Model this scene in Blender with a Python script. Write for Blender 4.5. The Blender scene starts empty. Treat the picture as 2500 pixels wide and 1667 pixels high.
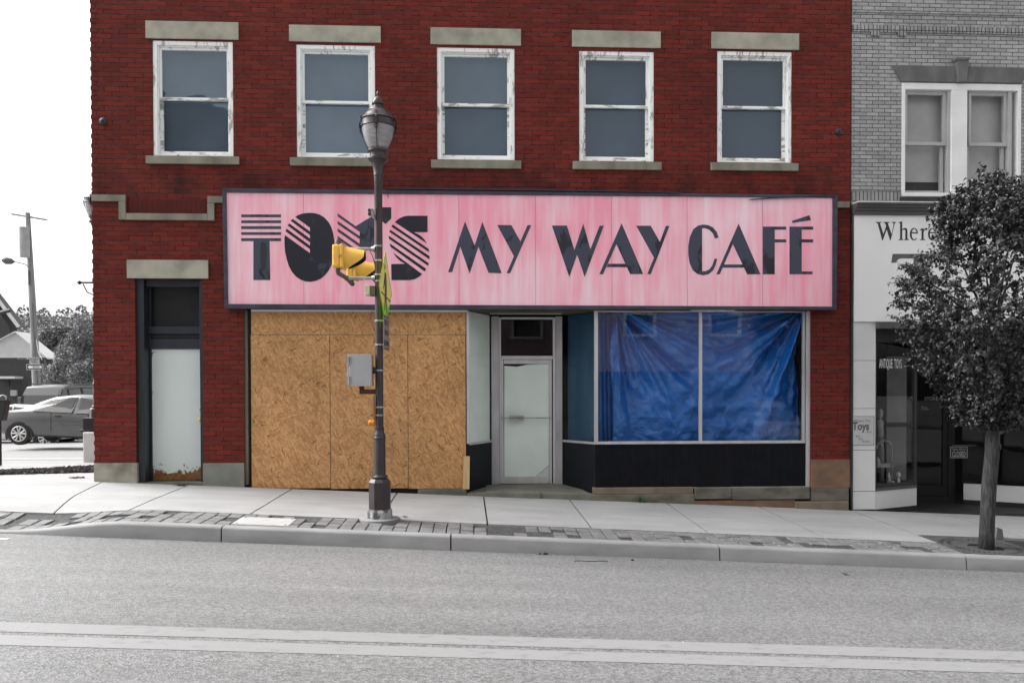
import bpy, bmesh, math, random
from mathutils import Vector, Matrix, noise as mnoise
R = math.radians
PI = math.pi
random.seed(7)
sc = bpy.context.scene
col = sc.collection

# ------------------------------------------------------------------ camera
F, YAW, PIT, ROL, V0 = 1944.0, 0.04876, 0.01346, -0.0028, 980.0
CAM = Vector((0, -12.2, 1.6))
_r = Vector((math.cos(YAW), -math.sin(YAW), 0))
_f = Vector((math.sin(YAW), math.cos(YAW), 0))
_u = Vector((0, 0, 1))
_f2 = math.cos(PIT) * _f - math.sin(PIT) * _u
_u2 = math.cos(PIT) * _u + math.sin(PIT) * _f
RX = math.cos(ROL) * _r + math.sin(ROL) * _u2
UX = -math.sin(ROL) * _r + math.cos(ROL) * _u2
FX = _f2
cd = bpy.data.cameras.new('camera')
cam = bpy.data.objects.new('camera', cd)
col.objects.link(cam)
cd.sensor_width = 36.0
cd.lens = F / 2500 * 36
cd.shift_y = (V0 - 833.5) / 2500
cd.clip_start, cd.clip_end = 0.1, 1500
m = Matrix((RX, UX, -FX)).transposed().to_4x4()
m.translation = CAM
cam.matrix_world = m
sc.camera = cam

# ------------------------------------------------------------------ sky, sun, exposure
SUN_EL, SUN_AZ = R(45), R(-75)          # azimuth from +y towards +x: high over the left end of the street
w = bpy.data.worlds.new('World')
sc.world = w
w.use_nodes = True
nt = w.node_tree
bg = nt.nodes['Background']
sky = nt.nodes.new('ShaderNodeTexSky')
sky.sky_type = 'NISHITA'
sky.sun_disc = False
sky.sun_elevation = SUN_EL
sky.sun_rotation = SUN_AZ
sky.air_density, sky.dust_density, sky.ozone_density = 1.0, 6.0, 1.0
hs = nt.nodes.new('ShaderNodeHueSaturation')
hs.inputs['Saturation'].default_value = 0.07
nt.links.new(sky.outputs[0], hs.inputs['Color'])
nt.links.new(hs.outputs[0], bg.inputs['Color'])
bg.inputs['Strength'].default_value = 0.15
sd = bpy.data.lights.new('sun', 'SUN')
sun = bpy.data.objects.new('sun', sd)
col.objects.link(sun)
sd.energy = 1.3
sd.angle = R(40)
sd.color = (1.0, 0.985, 0.965)
dirv = Vector((math.sin(SUN_AZ) * math.cos(SUN_EL), math.cos(SUN_AZ) * math.cos(SUN_EL), math.sin(SUN_EL)))
sun.rotation_euler = dirv.to_track_quat('Z', 'Y').to_euler()
sun.location = (-20, 20, 40)
sc.view_settings.view_transform = 'Standard'
sc.view_settings.look = 'None'
sc.view_settings.gamma = 1.0
sc.view_settings.exposure = 1.14

# ------------------------------------------------------------------ measuring helpers
def at(u, v, Y=0.0):
    """point on the vertical plane y=Y that the photo's pixel (u,v) looks at"""
    d = RX * ((u - 1250) / F) + UX * (-(v - V0) / F) + FX
    return CAM + d * ((Y - CAM.y) / d.y)
def ax(u, v, Y=0.0): return at(u, v, Y).x
def az(u, v, Y=0.0): return at(u, v, Y).z
def sst(a, b, t):
    t = max(0, min(1, (t - a) / (b - a))); return t * t * (3 - 2 * t)
def yk(x): return -2.97 - 0.02 * x            # back of kerb
def yp(x): return -2.27 - 0.03 * x            # back of paver band
def rd(x, y):                                  # road surface
    x = max(-14, min(14, x))
    return -0.29 - 0.047 * x - 0.02 * y if y > -6.6 else -0.29 - 0.047 * x + 0.132 + 0.02 * (y + 6.6)
def sw(x, y):                                  # pavement surface, dipping to the ramp at the corner
    x = max(-14, min(14, x))
    z = -0.005 - 0.047 * x + 0.02 * y
    if x < -3.9:
        d = z - (rd(x, -3.1) + 0.012)
        z -= d * sst(-3.9, -5.35, x) * sst(-1.2, -2.9, y)
    return z
def lotz(x, y):                                # side street beyond the corner
    ks = [(1.5, .30), (4, .17), (11.5, -.02), (18, -.15), (40, -.5), (130, -.8), (400, -1)]
    if y <= 0: return sw(max(x, -9.0), y)
    z0 = sw(max(x, -9.0), 0)
    if y < 1.5: return z0 + (0.30 - z0) * sst(0, 1.5, y)
    for (a, za), (b, zb) in zip(ks, ks[1:]):
        if a <= y <= b: return za + (zb - za) * (y - a) / (b - a)
    return -1

# ------------------------------------------------------------------ materials
M = {}
def nmat(name):
    mt = bpy.data.materials.new(name); mt.use_nodes = True
    n = mt.node_tree; b = n.nodes['Principled BSDF']; M[name] = mt
    return mt, n, b
def N(n, t, **k):
    x = n.nodes.new(t)
    for a, v in k.items(): setattr(x, a, v)
    return x
def coords(n, sx=1, sy=1, sz=1, rot=(0, 0, 0)):
    tc = N(n, 'ShaderNodeTexCoord'); mp = N(n, 'ShaderNodeMapping')
    mp.inputs['Scale'].default_value = (sx, sy, sz); mp.inputs['Rotation'].default_value = rot
    n.links.new(tc.outputs['Object'], mp.inputs['Vector']); return mp.outputs[0]
def noise(n, vec, scale, detail=4, rough=.55, dist=0):
    t = N(n, 'ShaderNodeTexNoise'); t.inputs['Scale'].default_value = scale
    t.inputs['Detail'].default_value = detail; t.inputs['Roughness'].default_value = rough
    t.inputs['Distortion'].default_value = dist
    n.links.new(vec, t.inputs['Vector']); return t.outputs['Fac']
def ramp(n, fac, a, b, lo=(0, 0, 0), hi=(1, 1, 1)):
    r = N(n, 'ShaderNodeValToRGB'); e = r.color_ramp.elements
    e[0].position, e[1].position = a, b
    e[0].color, e[1].color = (*lo, 1), (*hi, 1)
    n.links.new(fac, r.inputs[0]); return r.outputs[0]
def mix(n, fac, a, b, mode='MIX'):
    x = N(n, 'ShaderNodeMix', data_type='RGBA', blend_type=mode)
    if isinstance(fac, (int, float)): x.inputs[0].default_value = fac
    else: n.links.new(fac, x.inputs[0])
    for i, c in ((6, a), (7, b)):
        if isinstance(c, tuple): x.inputs[i].default_value = (*c, 1)
        else: n.links.new(c, x.inputs[i])
    return x.outputs[2]
def mth(n, op, a, b=0.0, c=None):
    x = N(n, 'ShaderNodeMath', operation=op)
    for i, q in enumerate((a, b) if c is None else (a, b, c)):
        if isinstance(q, (int, float)): x.inputs[i].default_value = q
        else: n.links.new(q, x.inputs[i])
    return x.outputs[0]
def bump(n, b, h, strength=.3, dist=.01):
    x = N(n, 'ShaderNodeBump'); x.inputs['Strength'].default_value = strength
    x.inputs['Distance'].default_value = dist
    n.links.new(h, x.inputs['Height']); n.links.new(x.outputs[0], b.inputs['Normal'])
def pm(name, c1, c2=None, scale=4, rough=.6, metal=0, bs=0, bd=.005, st=(1, 1, 1), lo=.35, hi=.65, detail=5, spec=.5):
    mt, n, b = nmat(name)
    b.inputs['Roughness'].default_value = rough; b.inputs['Metallic'].default_value = metal
    b.inputs['Specular IOR Level'].default_value = spec
    if c2 is None: c2 = tuple(min(1, q * 0.8) for q in c1)
    f = noise(n, coords(n, *st), scale, detail)
    n.links.new(ramp(n, f, lo, hi, c1, c2), b.inputs['Base Color'])
    if bs: bump(n, b, f, bs, bd)
    return mt
def g(v): return (v, v, v)

def sep(n):
    tc = N(n, 'ShaderNodeTexCoord'); s = N(n, 'ShaderNodeSeparateXYZ')
    n.links.new(tc.outputs['Object'], s.inputs[0]); return s.outputs
def brick_mat(name, c1, c2, mortar, bw, bh, ms, rough=.8, grime=None, var=(.80, 1.14), soldier=False, shade=0.6):
    mt, n, b = nmat(name)
    s = sep(n); u = mth(n, 'ADD', s[0], s[1]); cb = N(n, 'ShaderNodeCombineXYZ')
    wob = mth(n, 'MULTIPLY', mth(n, 'SUBTRACT', noise(n, coords(n), 1.7, 3), .5), .006)
    zz = mth(n, 'ADD', s[2], wob)
    if soldier: n.links.new(zz, cb.inputs[0]); n.links.new(u, cb.inputs[1])
    else: n.links.new(u, cb.inputs[0]); n.links.new(zz, cb.inputs[1])
    t = N(n, 'ShaderNodeTexBrick'); n.links.new(cb.outputs[0], t.inputs['Vector'])
    t.offset = 0.0 if soldier else .5
    t.inputs['Scale'].default_value = 1; t.inputs['Mortar Size'].default_value = ms
    t.inputs['Mortar Smooth'].default_value = .35; t.inputs['Bias'].default_value = .1
    t.inputs['Brick Width'].default_value = bw; t.inputs['Row Height'].default_value = bh
    t.inputs['Color1'].default_value = (*c1, 1); t.inputs['Color2'].default_value = (*c2, 1)
    # mortar: darker bed joints, paler head joints in places
    nz = noise(n, coords(n), 9, 3)
    mc = ramp(n, nz, .4, .62, mortar[0], mortar[1]); n.links.new(mc, t.inputs['Mortar'])
    v = ramp(n, noise(n, coords(n), .5, 3, .5), .3, .7, g(var[0]), g(var[1]))
    c = mix(n, 1.0, t.outputs['Color'], v, 'MULTIPLY')
    v2 = ramp(n, noise(n, coords(n), 45, 3), .3, .7, g(.8), g(1.12))
    c = mix(n, 1.0, c, v2, 'MULTIPLY')
    if grime:
        z0, z1, gc = grime
        mr = N(n, 'ShaderNodeMapRange'); mr.interpolation_type = 'SMOOTHSTEP'
        n.links.new(s[2], mr.inputs[0]); mr.inputs[1].default_value = z1; mr.inputs[2].default_value = z0
        k = mth(n, 'MULTIPLY', mr.outputs[0], ramp(n, noise(n, coords(n, 1, 1, .6), 2.2, 5, .6), .42, .66))
        mr2 = N(n, 'ShaderNodeMapRange'); n.links.new(s[2], mr2.inputs[0])
        mr2.inputs[1].default_value = z0 - .3; mr2.inputs[2].default_value = z0 - .1
        k = mth(n, 'MULTIPLY', k, mr2.outputs[0])
        c = mix(n, mth(n, 'MULTIPLY', k, .75), c, gc)
    n.links.new(c, b.inputs['Base Color']); b.inputs['Roughness'].default_value = rough
    b.inputs['Specular IOR Level'].default_value = .25
    h = mth(n, 'ADD', mth(n, 'MULTIPLY', mth(n, 'SUBTRACT', 1.0, t.outputs['Fac']), 1.0), mth(n, 'MULTIPLY', nz, .25))
    bump(n, b, h, shade, .012)
    return mt
brick_mat('red_brick', (.182, .0225, .0145), (.122, .0148, .0108), ((.022, .008, .007), (.075, .036, .028)), .228, .0714, .0072, grime=(4.70, 5.25, (.018, .007, .006)))
brick_mat('red_soldier', (.105, .0115, .009), (.085, .010, .008), ((.02, .01, .009), (.04, .02, .018)), .5, .0714, .006, soldier=True)
brick_mat('grey_brick', g(.40), g(.30), (g(.055), g(.08)), .196, .0605, .0055, var=(.88, 1.1))
brick_mat('grey_soldier', g(.40), g(.26), (g(.03), g(.04)), .5, .0605, .007, soldier=True)
brick_mat('far_brick', g(.10), g(.07), (g(.05), g(.08)), .25, .08, .01)
brick_mat('tan_brick', (.14, .085, .06), (.11, .065, .045), ((.1, .08, .07), (.14, .12, .1)), .22, .075, .01)
pm('stone', (.40, .385, .31), (.20, .20, .165), 2.6, .85, bs=.15, st=(1, 1, 1), lo=.38, hi=.75)
pm('stone_sill', (.27, .255, .20), (.15, .14, .11), 3.5, .85, bs=.1, st=(1, 1, .4))
pm('stone_base', (.36, .35, .29), (.17, .15, .11), 3.2, .85, bs=.3, lo=.4, hi=.7)
pm('stone_base_grey', (.21, .22, .19), (.16, .165, .14), 3.2, .85, bs=.2)
pm('sandstone', (.24, .13, .075), (.13, .085, .06), 3.0, .8, bs=.25, st=(1, 1, 2.2))
pm('dark_stone', (.085, .08, .062), (.16, .15, .115), 3.0, .8, bs=.35, st=(1, 1, 2.5))
pm('step_stone', (.20, .195, .165), (.14, .136, .115), 3.5, .85, bs=.2)
pm('tan_stone', (.21, .17, .12), (.15, .12, .085), 4, .85, bs=.3)

def peel(name, paint, wood, st, lo=.53, hi=.6, scale=14):
    mt, n, b = nmat(name)
    f = noise(n, coords(n, *st), scale, 6, .65)
    big = noise(n, coords(n), 1.3, 3)
    f2 = mth(n, 'ADD', f, mth(n, 'MULTIPLY', mth(n, 'SUBTRACT', big, .5), .35))
    n.links.new(ramp(n, f2, lo, hi, paint, wood), b.inputs['Base Color'])
    b.inputs['Roughness'].default_value = .65
    bump(n, b, f2, .3, .003)
peel('peeling_white', (.88, .90, .88), (.40, .39, .36), (1, 1, .25), lo=.56, hi=.64)
peel('peeling_white_h', (.88, .90, .88), (.34, .33, .30), (.25, 1, 1), lo=.52, hi=.60)
pm('white_paint', g(.80), g(.72), 3, .5)
pm('grey_vinyl', g(.42), g(.36), 3, .45)
pm('aluminium', (.62, .615, .62), (.50, .495, .50), 6, .38, .45, st=(1, 1, .2))
pm('aluminium_dull', (.48, .475, .485), (.31, .305, .315), 5, .5, .3, st=(1, 1, .3), lo=.35, hi=.75)
pm('galvanised', g(.42), g(.30), 9, .42, .6)
pm('cabinet_grey', (.42, .43, .44), (.37, .38, .39), 3, .45, .25)
pm('black_paint', (.012, .014, .022), (.02, .024, .034), 4, .45, bs=.1, st=(1, 1, .3))
pm('sign_frame', (.018, .02, .038), (.045, .05, .075), 6, .5, bs=.15, st=(.4, 1, 1))
pm('bulkhead_black', (.006, .007, .010), (.010, .011, .015), 6, .5, spec=.2)
pm('old_wood', (.20, .20, .15), (.11, .10, .07), 7, .8, bs=.2, st=(1, 1, .1))
pm('rusty_wood', (.10, .035, .02), (.03, .018, .014), 6, .8, st=(1, 1, .2))
pm('pine', (.62, .43, .24), (.52, .34, .18), 6, .65, st=(3, 3, .25))
pm('lamp_paint', (.042, .030, .032), (.052, .042, .044), 6, .36, .15)
pm('lamp_dark', (.015, .012, .013), (.02, .018, .018), 6, .4, .2)
peel('lamp_foot', g(.10), g(.36), (1, 1, 1), lo=.52, hi=.56, scale=7)
pm('signal_yellow', (.86, .52, .085), (.80, .44, .06), 4, .42)
pm('signal_black', g(.012), g(.02), 4, .5)
pm('button_orange', (.70, .25, .01), (.6, .2, .01), 6, .4)
pm('sign_lime', (.76, .80, .085), (.70, .75, .08), 5, .4)
pm('sign_green', (.30, .80, .015), (.26, .72, .01), 5, .4)
pm('sign_edge', (.20, .17, .12), None, 5, .5)
pm('plaque', (.27, .235, .235), (.23, .20, .20), 5, .5)
pm('ink_brown', (.075, .04, .045), None, 5, .6)
pm('joint_pink', (.42, .16, .20), (.30, .11, .14), 5, .6)
pm('ink', g(.02), g(.035), 5, .5)
pm('ink_grey', g(.11), g(.08), 5, .5)
pm('pale_letter', g(.80), g(.65), 12, .6)
pm('dim_letter', g(.30), g(.15), 12, .6)
pm('brass', (.72, .42, .08), (.6, .33, .05), 8, .25, 1)
pm('paper', (.84, .88, .85), (.76, .81, .77), 2.2, .6, bs=.2, bd=.02)
pm('fluoro', (.62, .62, .58), None, 5, .5)
pm('soffit', (.10, .095, .05), (.06, .055, .03), 4, .8)
for k_, q_ in enumerate((.62, .78, .55, .45, .38)): pm('shade_cloth%d' % k_, tuple(.15 * q_ * c_ for c_ in (.74, 1, 1.35)), tuple(.10 * q_ * c_ for c_ in (.74, 1, 1.35)), 1.1, .9)
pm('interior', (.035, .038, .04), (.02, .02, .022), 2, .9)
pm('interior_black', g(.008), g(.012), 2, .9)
pm('black_stone', g(.010), g(.016), 5, .4)
pm('white_panel', g(.84), g(.78), 1.0, .45)
pm('white_tile', g(.68), g(.60), 1.2, .35)
pm('cornice_grey', g(.09), g(.06), 4, .6, st=(.3, 1, 1))
pm('sill_dark', g(.02), g(.03), 4, .7)
pm('lintel_grey', g(.10), g(.16), 3.2, .8, bs=.2, st=(1, 1, .5), lo=.4, hi=.7)
pm('flashing', g(.75), g(.6), 9, .5, st=(.5, 1, 1))
pm('poster', g(.50), g(.47), 3, .6)
pm('card', g(.40), g(.35), 3, .6)
pm('screen_grey', g(.17), g(.13), 3, .8)
pm('doll', g(.30), g(.18), 7, .6)
pm('chrome', g(.35), g(.25), 7, .25, .9)
pm('seam_green', (.22, .24, .15), (.16, .17, .10), 8, .8)
pm('mortar_dark', g(.02), g(.03), 8, .9)
pm('bark', g(.02), g(.06), 21, .9, bs=.8, bd=.02, st=(2.2, 2.2, .35), lo=.4, hi=.62)
pm('grate', g(.065), g(.09), 8, .7)
pm('hole', g(.006), g(.01), 8, .9)
pm('soil', g(.035), g(.09), 22, .95, bs=.8, bd=.02)
pm('mulch', g(.03), g(.11), 30, .95, bs=.8, bd=.02)
pm('cover_plate', g(.44), g(.36), 7, .6, bs=.1)
pm('kerb_concrete', g(.29), g(.20), 3.2, .8, bs=.2, st=(.4, 1, 1), detail=8)
pm('lot_line', g(.5), g(.35), 6, .7)
pm('pedestal', g(.55), g(.45), 3, .8, bs=.1)
pm('pole_wood', g(.30), g(.20), 5, .85, bs=.2, st=(3, 3, .2))
pm('transformer', g(.42), g(.35), 4, .5)
pm('siding', g(.66), g(.58), 2, .6)
pm('roof_grey', g(.12), g(.09), 5, .8)
mt, n, b = nmat('mauve_siding')
s = sep(n); f = mth(n, 'FRACT', mth(n, 'MULTIPLY', s[2], 4.2))
n.links.new(ramp(n, f, .0, .12, (.10, .07, .08), (.40, .30, .33)), b.inputs['Base Color'])
pm('far_dark', g(.05), g(.04), 5, .8)
pm('car_paint', g(.15), g(.14), 2, .25, .5)
pm('car_white', g(.75), g(.7), 2, .3)
pm('suv_paint', g(.13), g(.12), 2, .28, .4)
pm('tyre', g(.012), g(.02), 8, .8)
pm('alloy', g(.60), g(.5), 8, .3, .5)
pm('plastic_black', g(.012), g(.018), 8, .5)
pm('bin_dark', g(.015), g(.02), 8, .5)
pm('chip_white', g(.7), g(.65), 8, .5)
pm('weed', (.035, .12, .02), (.02, .07, .012), 8, .6)
pm('grass', g(.10), g(.17), 8, .8)

mt, n, b = nmat('car_glass')
b.inputs['Base Color'].default_value = (*g(.09), 1); b.inputs['Roughness'].default_value = .12; b.inputs['IOR'].default_value = 1.25
mt, n, b = nmat('suv_glass')
b.inputs['Base Color'].default_value = (*g(.13), 1); b.inputs['Roughness'].default_value = .1; b.inputs['IOR'].default_value = 1.4

def glass(name, tint=(.9, .93, .92), ior=1.75, rough=.01, wavy=0, refl=(1, 1, 1)):
    mt, n, b = nmat(name); n.nodes.remove(b)
    o = n.nodes['Material Output']; t = N(n, 'ShaderNodeBsdfTransparent'); gl = N(n, 'ShaderNodeBsdfGlossy')
    fr = N(n, 'ShaderNodeFresnel'); mx = N(n, 'ShaderNodeMixShader')
    t.inputs[0].default_value = (*tint, 1); gl.inputs['Roughness'].default_value = rough; gl.inputs['Color'].default_value = (*refl, 1)
    fr.inputs['IOR'].default_value = ior
    if wavy:
        x = N(n, 'ShaderNodeBump'); x.inputs['Strength'].default_value = wavy; x.inputs['Distance'].default_value = .02
        n.links.new(noise(n, coords(n), 1.6, 2, .4), x.inputs['Height']); n.links.new(x.outputs[0], gl.inputs['Normal'])
    ge = N(n, 'ShaderNodeNewGeometry')
    n.links.new(mth(n, 'MULTIPLY', fr.outputs[0], mth(n, 'SUBTRACT', 1.0, ge.outputs['Backfacing'])), mx.inputs[0]); n.links.new(t.outputs[0], mx.inputs[1]); n.links.new(gl.outputs[0], mx.inputs[2])
    n.links.new(mx.outputs[0], o.inputs['Surface']); return mt
glass('glass', tint=(.985, .99, .99), ior=1.56, wavy=.02)
glass('glass_old', tint=(.97, .985, 1.0), ior=2.05, wavy=.3, refl=(.74, .88, 1.0))  # reflection colour tinted blue, standing in for the greyed sky's missing blue
glass('glass_dim', tint=(.96, .98, 1.0), ior=1.72, wavy=.3, refl=(.74, .88, 1.0))  # same sky blue put into the reflection colour
glass('glass_dusty', tint=(.97, .985, .975), ior=1.3, rough=.08)
glass('glass_grey', tint=g(.97), ior=1.3, wavy=.01)
mt, n, b = nmat('globe')
f = noise(n, coords(n, 1, 1, 6), 8, 2)
n.links.new(ramp(n, f, .3, .7, (.50, .49, .50), (.36, .35, .37)), b.inputs['Base Color'])
b.inputs['Roughness'].default_value = .18; b.inputs['Transmission Weight'].default_value = .35; b.inputs['IOR'].default_value = 1.3

# OSB board
mt, n, b = nmat('osb')
def osbl(rot, sc_, seed):
    tc = N(n, 'ShaderNodeTexCoord'); mp = N(n, 'ShaderNodeMapping')
    mp.inputs['Rotation'].default_value = (0, rot, 0); mp.inputs['Location'].default_value = (seed, 0, seed * 2)
    n.links.new(tc.outputs['Object'], mp.inputs['Vector'])
    mp2 = N(n, 'ShaderNodeMapping'); mp2.inputs['Scale'].default_value = (1, 1, 3.6)
    n.links.new(mp.outputs[0], mp2.inputs['Vector'])
    v = N(n, 'ShaderNodeTexVoronoi'); v.inputs['Scale'].default_value = sc_
    n.links.new(mp2.outputs[0], v.inputs['Vector'])
    hs_ = N(n, 'ShaderNodeSeparateColor'); n.links.new(v.outputs['Color'], hs_.inputs[0])
    return hs_.outputs[0], hs_.outputs[1], mp2.outputs[0]
a1, a2, va = osbl(.5, 11, 1.3); b1, b2, vb = osbl(-.9, 10, 4.1); c1_, c2_, vc = osbl(1.9, 12, 7.7)
sel = noise(n, coords(n), 16, 2)
chip = mix(n, ramp(n, sel, .42, .46), a1, b1)
chip = mix(n, ramp(n, noise(n, coords(n), 13, 2, .5, .3), .52, .56), chip, c1_)
fine = mix(n, ramp(n, sel, .42, .46), noise(n, va, 30, 4), noise(n, vb, 30, 4))
cc = ramp(n, chip, .05, .95, (.40, .185, .064), (.61, .345, .145))
cc = mix(n, 1.0, cc, ramp(n, fine, .3, .7, g(.74), g(1.20)), 'MULTIPLY')
dk = mth(n, 'GREATER_THAN', a2, .988); dk2 = mth(n, 'GREATER_THAN', c2_, .99)
cc = mix(n, mth(n, 'MULTIPLY', mth(n, 'MAXIMUM', dk, dk2), .6), cc, (.09, .032, .012))
cc = mix(n, 1.0, cc, ramp(n, noise(n, coords(n), .9, 4), .3, .7, g(.82), g(1.1)), 'MULTIPLY')
n.links.new(cc, b.inputs['Base Color']); b.inputs['Roughness'].default_value = .7
bump(n, b, fine, .3, .004)

# pink sign face, streaked by weather
mt, n, b = nmat('pink_panel')
f1 = noise(n, coords(n, 5.5, 1, .45), 1.3, 6, .62); f2 = noise(n, coords(n, 14, 1, .5), 1.6, 4)
f3 = noise(n, coords(n), .55, 3)
k = mth(n, 'ADD', mth(n, 'MULTIPLY', f1, .5), mth(n, 'ADD', mth(n, 'MULTIPLY', f2, .16), mth(n, 'MULTIPLY', f3, .5)))
c = ramp(n, k, .50, .72, (.93, .35, .46), (.93, .66, .74))
rs = mth(n, 'MULTIPLY', ramp(n, noise(n, coords(n, 1, 1, 1), 26, 4), .66, .72), 1.0)
s = sep(n); band = mth(n, 'MULTIPLY', mth(n, 'GREATER_THAN', s[2], 3.80), mth(n, 'LESS_THAN', s[2], 3.88))
band = mth(n, 'MULTIPLY', band, mth(n, 'GREATER_THAN', s[0], 0.8))
c = mix(n, mth(n, 'MULTIPLY', rs, band), c, (.32, .10, .04))
n.links.new(c, b.inputs['Base Color']); b.inputs['Roughness'].default_value = .38
# worn black lettering
def letter(name, lo, hi):
    mt, n, b = nmat(name)
    f = noise(n, coords(n, 1, 1, .55), 4.5, 5, .6, .4)
    n.links.new(ramp(n, f, lo, hi, (.046, .054, .082), (.010, .013, .023)), b.inputs['Base Color'])
    n.links.new(ramp(n, f, lo, hi, g(.7), g(.32)), b.inputs['Roughness'])
letter('letter_slate', .57, .60); letter('letter_black', .30, .40)
# rusty steel door
mt, n, b = nmat('rusty_door')
s = sep(n); nz = noise(n, coords(n, 1, 1, 1), 7, 8, .68); nf = noise(n, coords(n), 22, 5, .6)
def mr(x, a, b_): 
    q = N(n, 'ShaderNodeMapRange'); n.links.new(x, q.inputs[0]); q.inputs[1].default_value = a; q.inputs[2].default_value = b_; return q.outputs[0]
zb = mr(s[2], .62, .26); xl = mr(s[0], -4.78, -4.93); xr = mr(s[0], -4.6, -4.15)
m1 = mth(n, 'MULTIPLY', mth(n, 'ADD', zb, mth(n, 'MULTIPLY', xr, mth(n, 'MULTIPLY', zb, .5))), .26)
k = mth(n, 'ADD', mth(n, 'ADD', mth(n, 'MULTIPLY', nz, .7), mth(n, 'MULTIPLY', nf, .3)), mth(n, 'ADD', m1, mth(n, 'MULTIPLY', xl, .11)))
k = mth(n, 'ADD', k, mth(n, 'MULTIPLY', mr(s[2], .36, .22), .3))
k = mth(n, 'ADD', k, mth(n, 'MULTIPLY', mr(s[2], 2.09, 2.15), .06))
rustc = ramp(n, nf, .35, .65, (.30, .13, .03), (.13, .05, .02))
c = mix(n, ramp(n, k, .70, .745), ramp(n, noise(n, coords(n), 1.1, 3), .3, .7, (.62, .69, .67), (.69, .75, .73)), rustc)
n.links.new(c, b.inputs['Base Color']); b.inputs['Roughness'].default_value = .5
bump(n, b, k, .1, .004)
# asphalt
def asphalt(name, lo, hi):
    mt, n, b = nmat(name)
    v = N(n, 'ShaderNodeTexVoronoi'); v.inputs['Scale'].default_value = 60; n.links.new(coords(n), v.inputs['Vector'])
    q = N(n, 'ShaderNodeSeparateColor'); n.links.new(v.outputs['Color'], q.inputs[0])
    big = noise(n, coords(n, .12, 1, 1), 1.3, 5, .6)
    sp = ramp(n, q.outputs[0], .1, .98, g(lo), g(hi))
    fi = ramp(n, noise(n, coords(n), 90, 3, .7), .32, .7, g(.84), g(1.20))
    wv = noise(n, coords(n, .02, 1, 1), 1.15, 3, .5)
    sp = mix(n, 1.0, sp, ramp(n, wv, .35, .65, g(.86), g(1.10)), 'MULTIPLY')
    c = mix(n, 1.0, sp, ramp(n, big, .3, .7, g(.86), g(1.12)), 'MULTIPLY')
    c = mix(n, 1.0, c, fi, 'MULTIPLY')
    c = mix(n, ramp(n, noise(n, coords(n, .5, 1, 1), 3.2, 7, .75), .66, .72), c, g(lo * .6))
    n.links.new(c, b.inputs['Base Color']); b.inputs['Roughness'].default_value = .58
    b.inputs['Specular IOR Level'].default_value = .5
    bump(n, b, mth(n, 'ADD', v.outputs['Distance'], mth(n, 'MULTIPLY', noise(n, coords(n), 120, 2), .8)), .55, .006)
asphalt('asphalt', .108, .222); asphalt('lot_asphalt', .22, .30)
mt, n, b = nmat('road_paint')
f = noise(n, coords(n, .5, 1, 1), 14, 7, .75)
n.links.new(ramp(n, f, .54, .66, g(.235), g(.17)), b.inputs['Base Color']); b.inputs['Roughness'].default_value = .6
bump(n, b, noise(n, coords(n), 90, 3), .3, .004)
# pavement concrete
mt, n, b = nmat('concrete')
f = noise(n, coords(n, .35, 1.4, 1), 2.4, 7, .62); f2 = noise(n, coords(n), 60, 3)
c = ramp(n, f, .3, .72, g(.365), g(.285))
c = mix(n, 1.0, c, ramp(n, f2, .3, .7, g(.94), g(1.05)), 'MULTIPLY')
c = mix(n, mth(n, 'MULTIPLY', ramp(n, noise(n, coords(n), 3.1, 6, .7), .62, .72), .45), c, g(.20))
c = mix(n, 1.0, c, ramp(n, noise(n, coords(n), .7, 4, .6), .35, .65, g(.90), g(1.06)), 'MULTIPLY')
gm = N(n, 'ShaderNodeTexVoronoi'); gm.inputs['Scale'].default_value = 3.2; n.links.new(coords(n), gm.inputs['Vector'])
c = mix(n, mth(n, 'MULTIPLY', mth(n, 'LESS_THAN', gm.outputs['Distance'], .05), .6), c, g(.12))
n.links.new(c, b.inputs['Base Color']); b.inputs['Roughness'].default_value = .75
bump(n, b, f2, .15, .003)
mt, n, b = nmat('paver')
v = N(n, 'ShaderNodeObjectInfo')
f = noise(n, coords(n), 5.5, 3); f2 = noise(n, coords(n), 45, 4)
c = ramp(n, f, .3, .7, g(.20), g(.125)); c = mix(n, 1.0, c, ramp(n, f2, .3, .7, g(.85), g(1.12)), 'MULTIPLY')
n.links.new(c, b.inputs['Base Color']); b.inputs['Roughness'].default_value = .75; bump(n, b, f2, .25, .004)
# tarpaulin
mt, n, b = nmat('tarp')
f = noise(n, coords(n, 1, 1, 1), 5, 7, .6, .6); f2 = noise(n, coords(n, 1, 1, 5), 14, 4, .6)
n.links.new(ramp(n, f, .3, .7, (.006, .098, .37), (.012, .150, .50)), b.inputs['Base Color'])
b.inputs['Roughness'].default_value = .34; b.inputs['Specular IOR Level'].default_value = .6
rg = N(n, 'ShaderNodeTexNoise'); rg.noise_type = 'RIDGED_MULTIFRACTAL'; rg.inputs['Scale'].default_value = 2.6; rg.inputs['Detail'].default_value = 5; rg.inputs['Distortion'].default_value = .5
n.links.new(coords(n, 1.1, 1, .8), rg.inputs['Vector'])
bump(n, b, mth(n, 'ADD', mth(n, 'MULTIPLY', rg.outputs['Fac'], .55), mth(n, 'ADD', mth(n, 'MULTIPLY', f, .5), mth(n, 'MULTIPLY', f2, .3))), .5, .05)
pm('tarp_dull', (.010, .045, .10), (.016, .060, .125), 2, .5)
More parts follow.
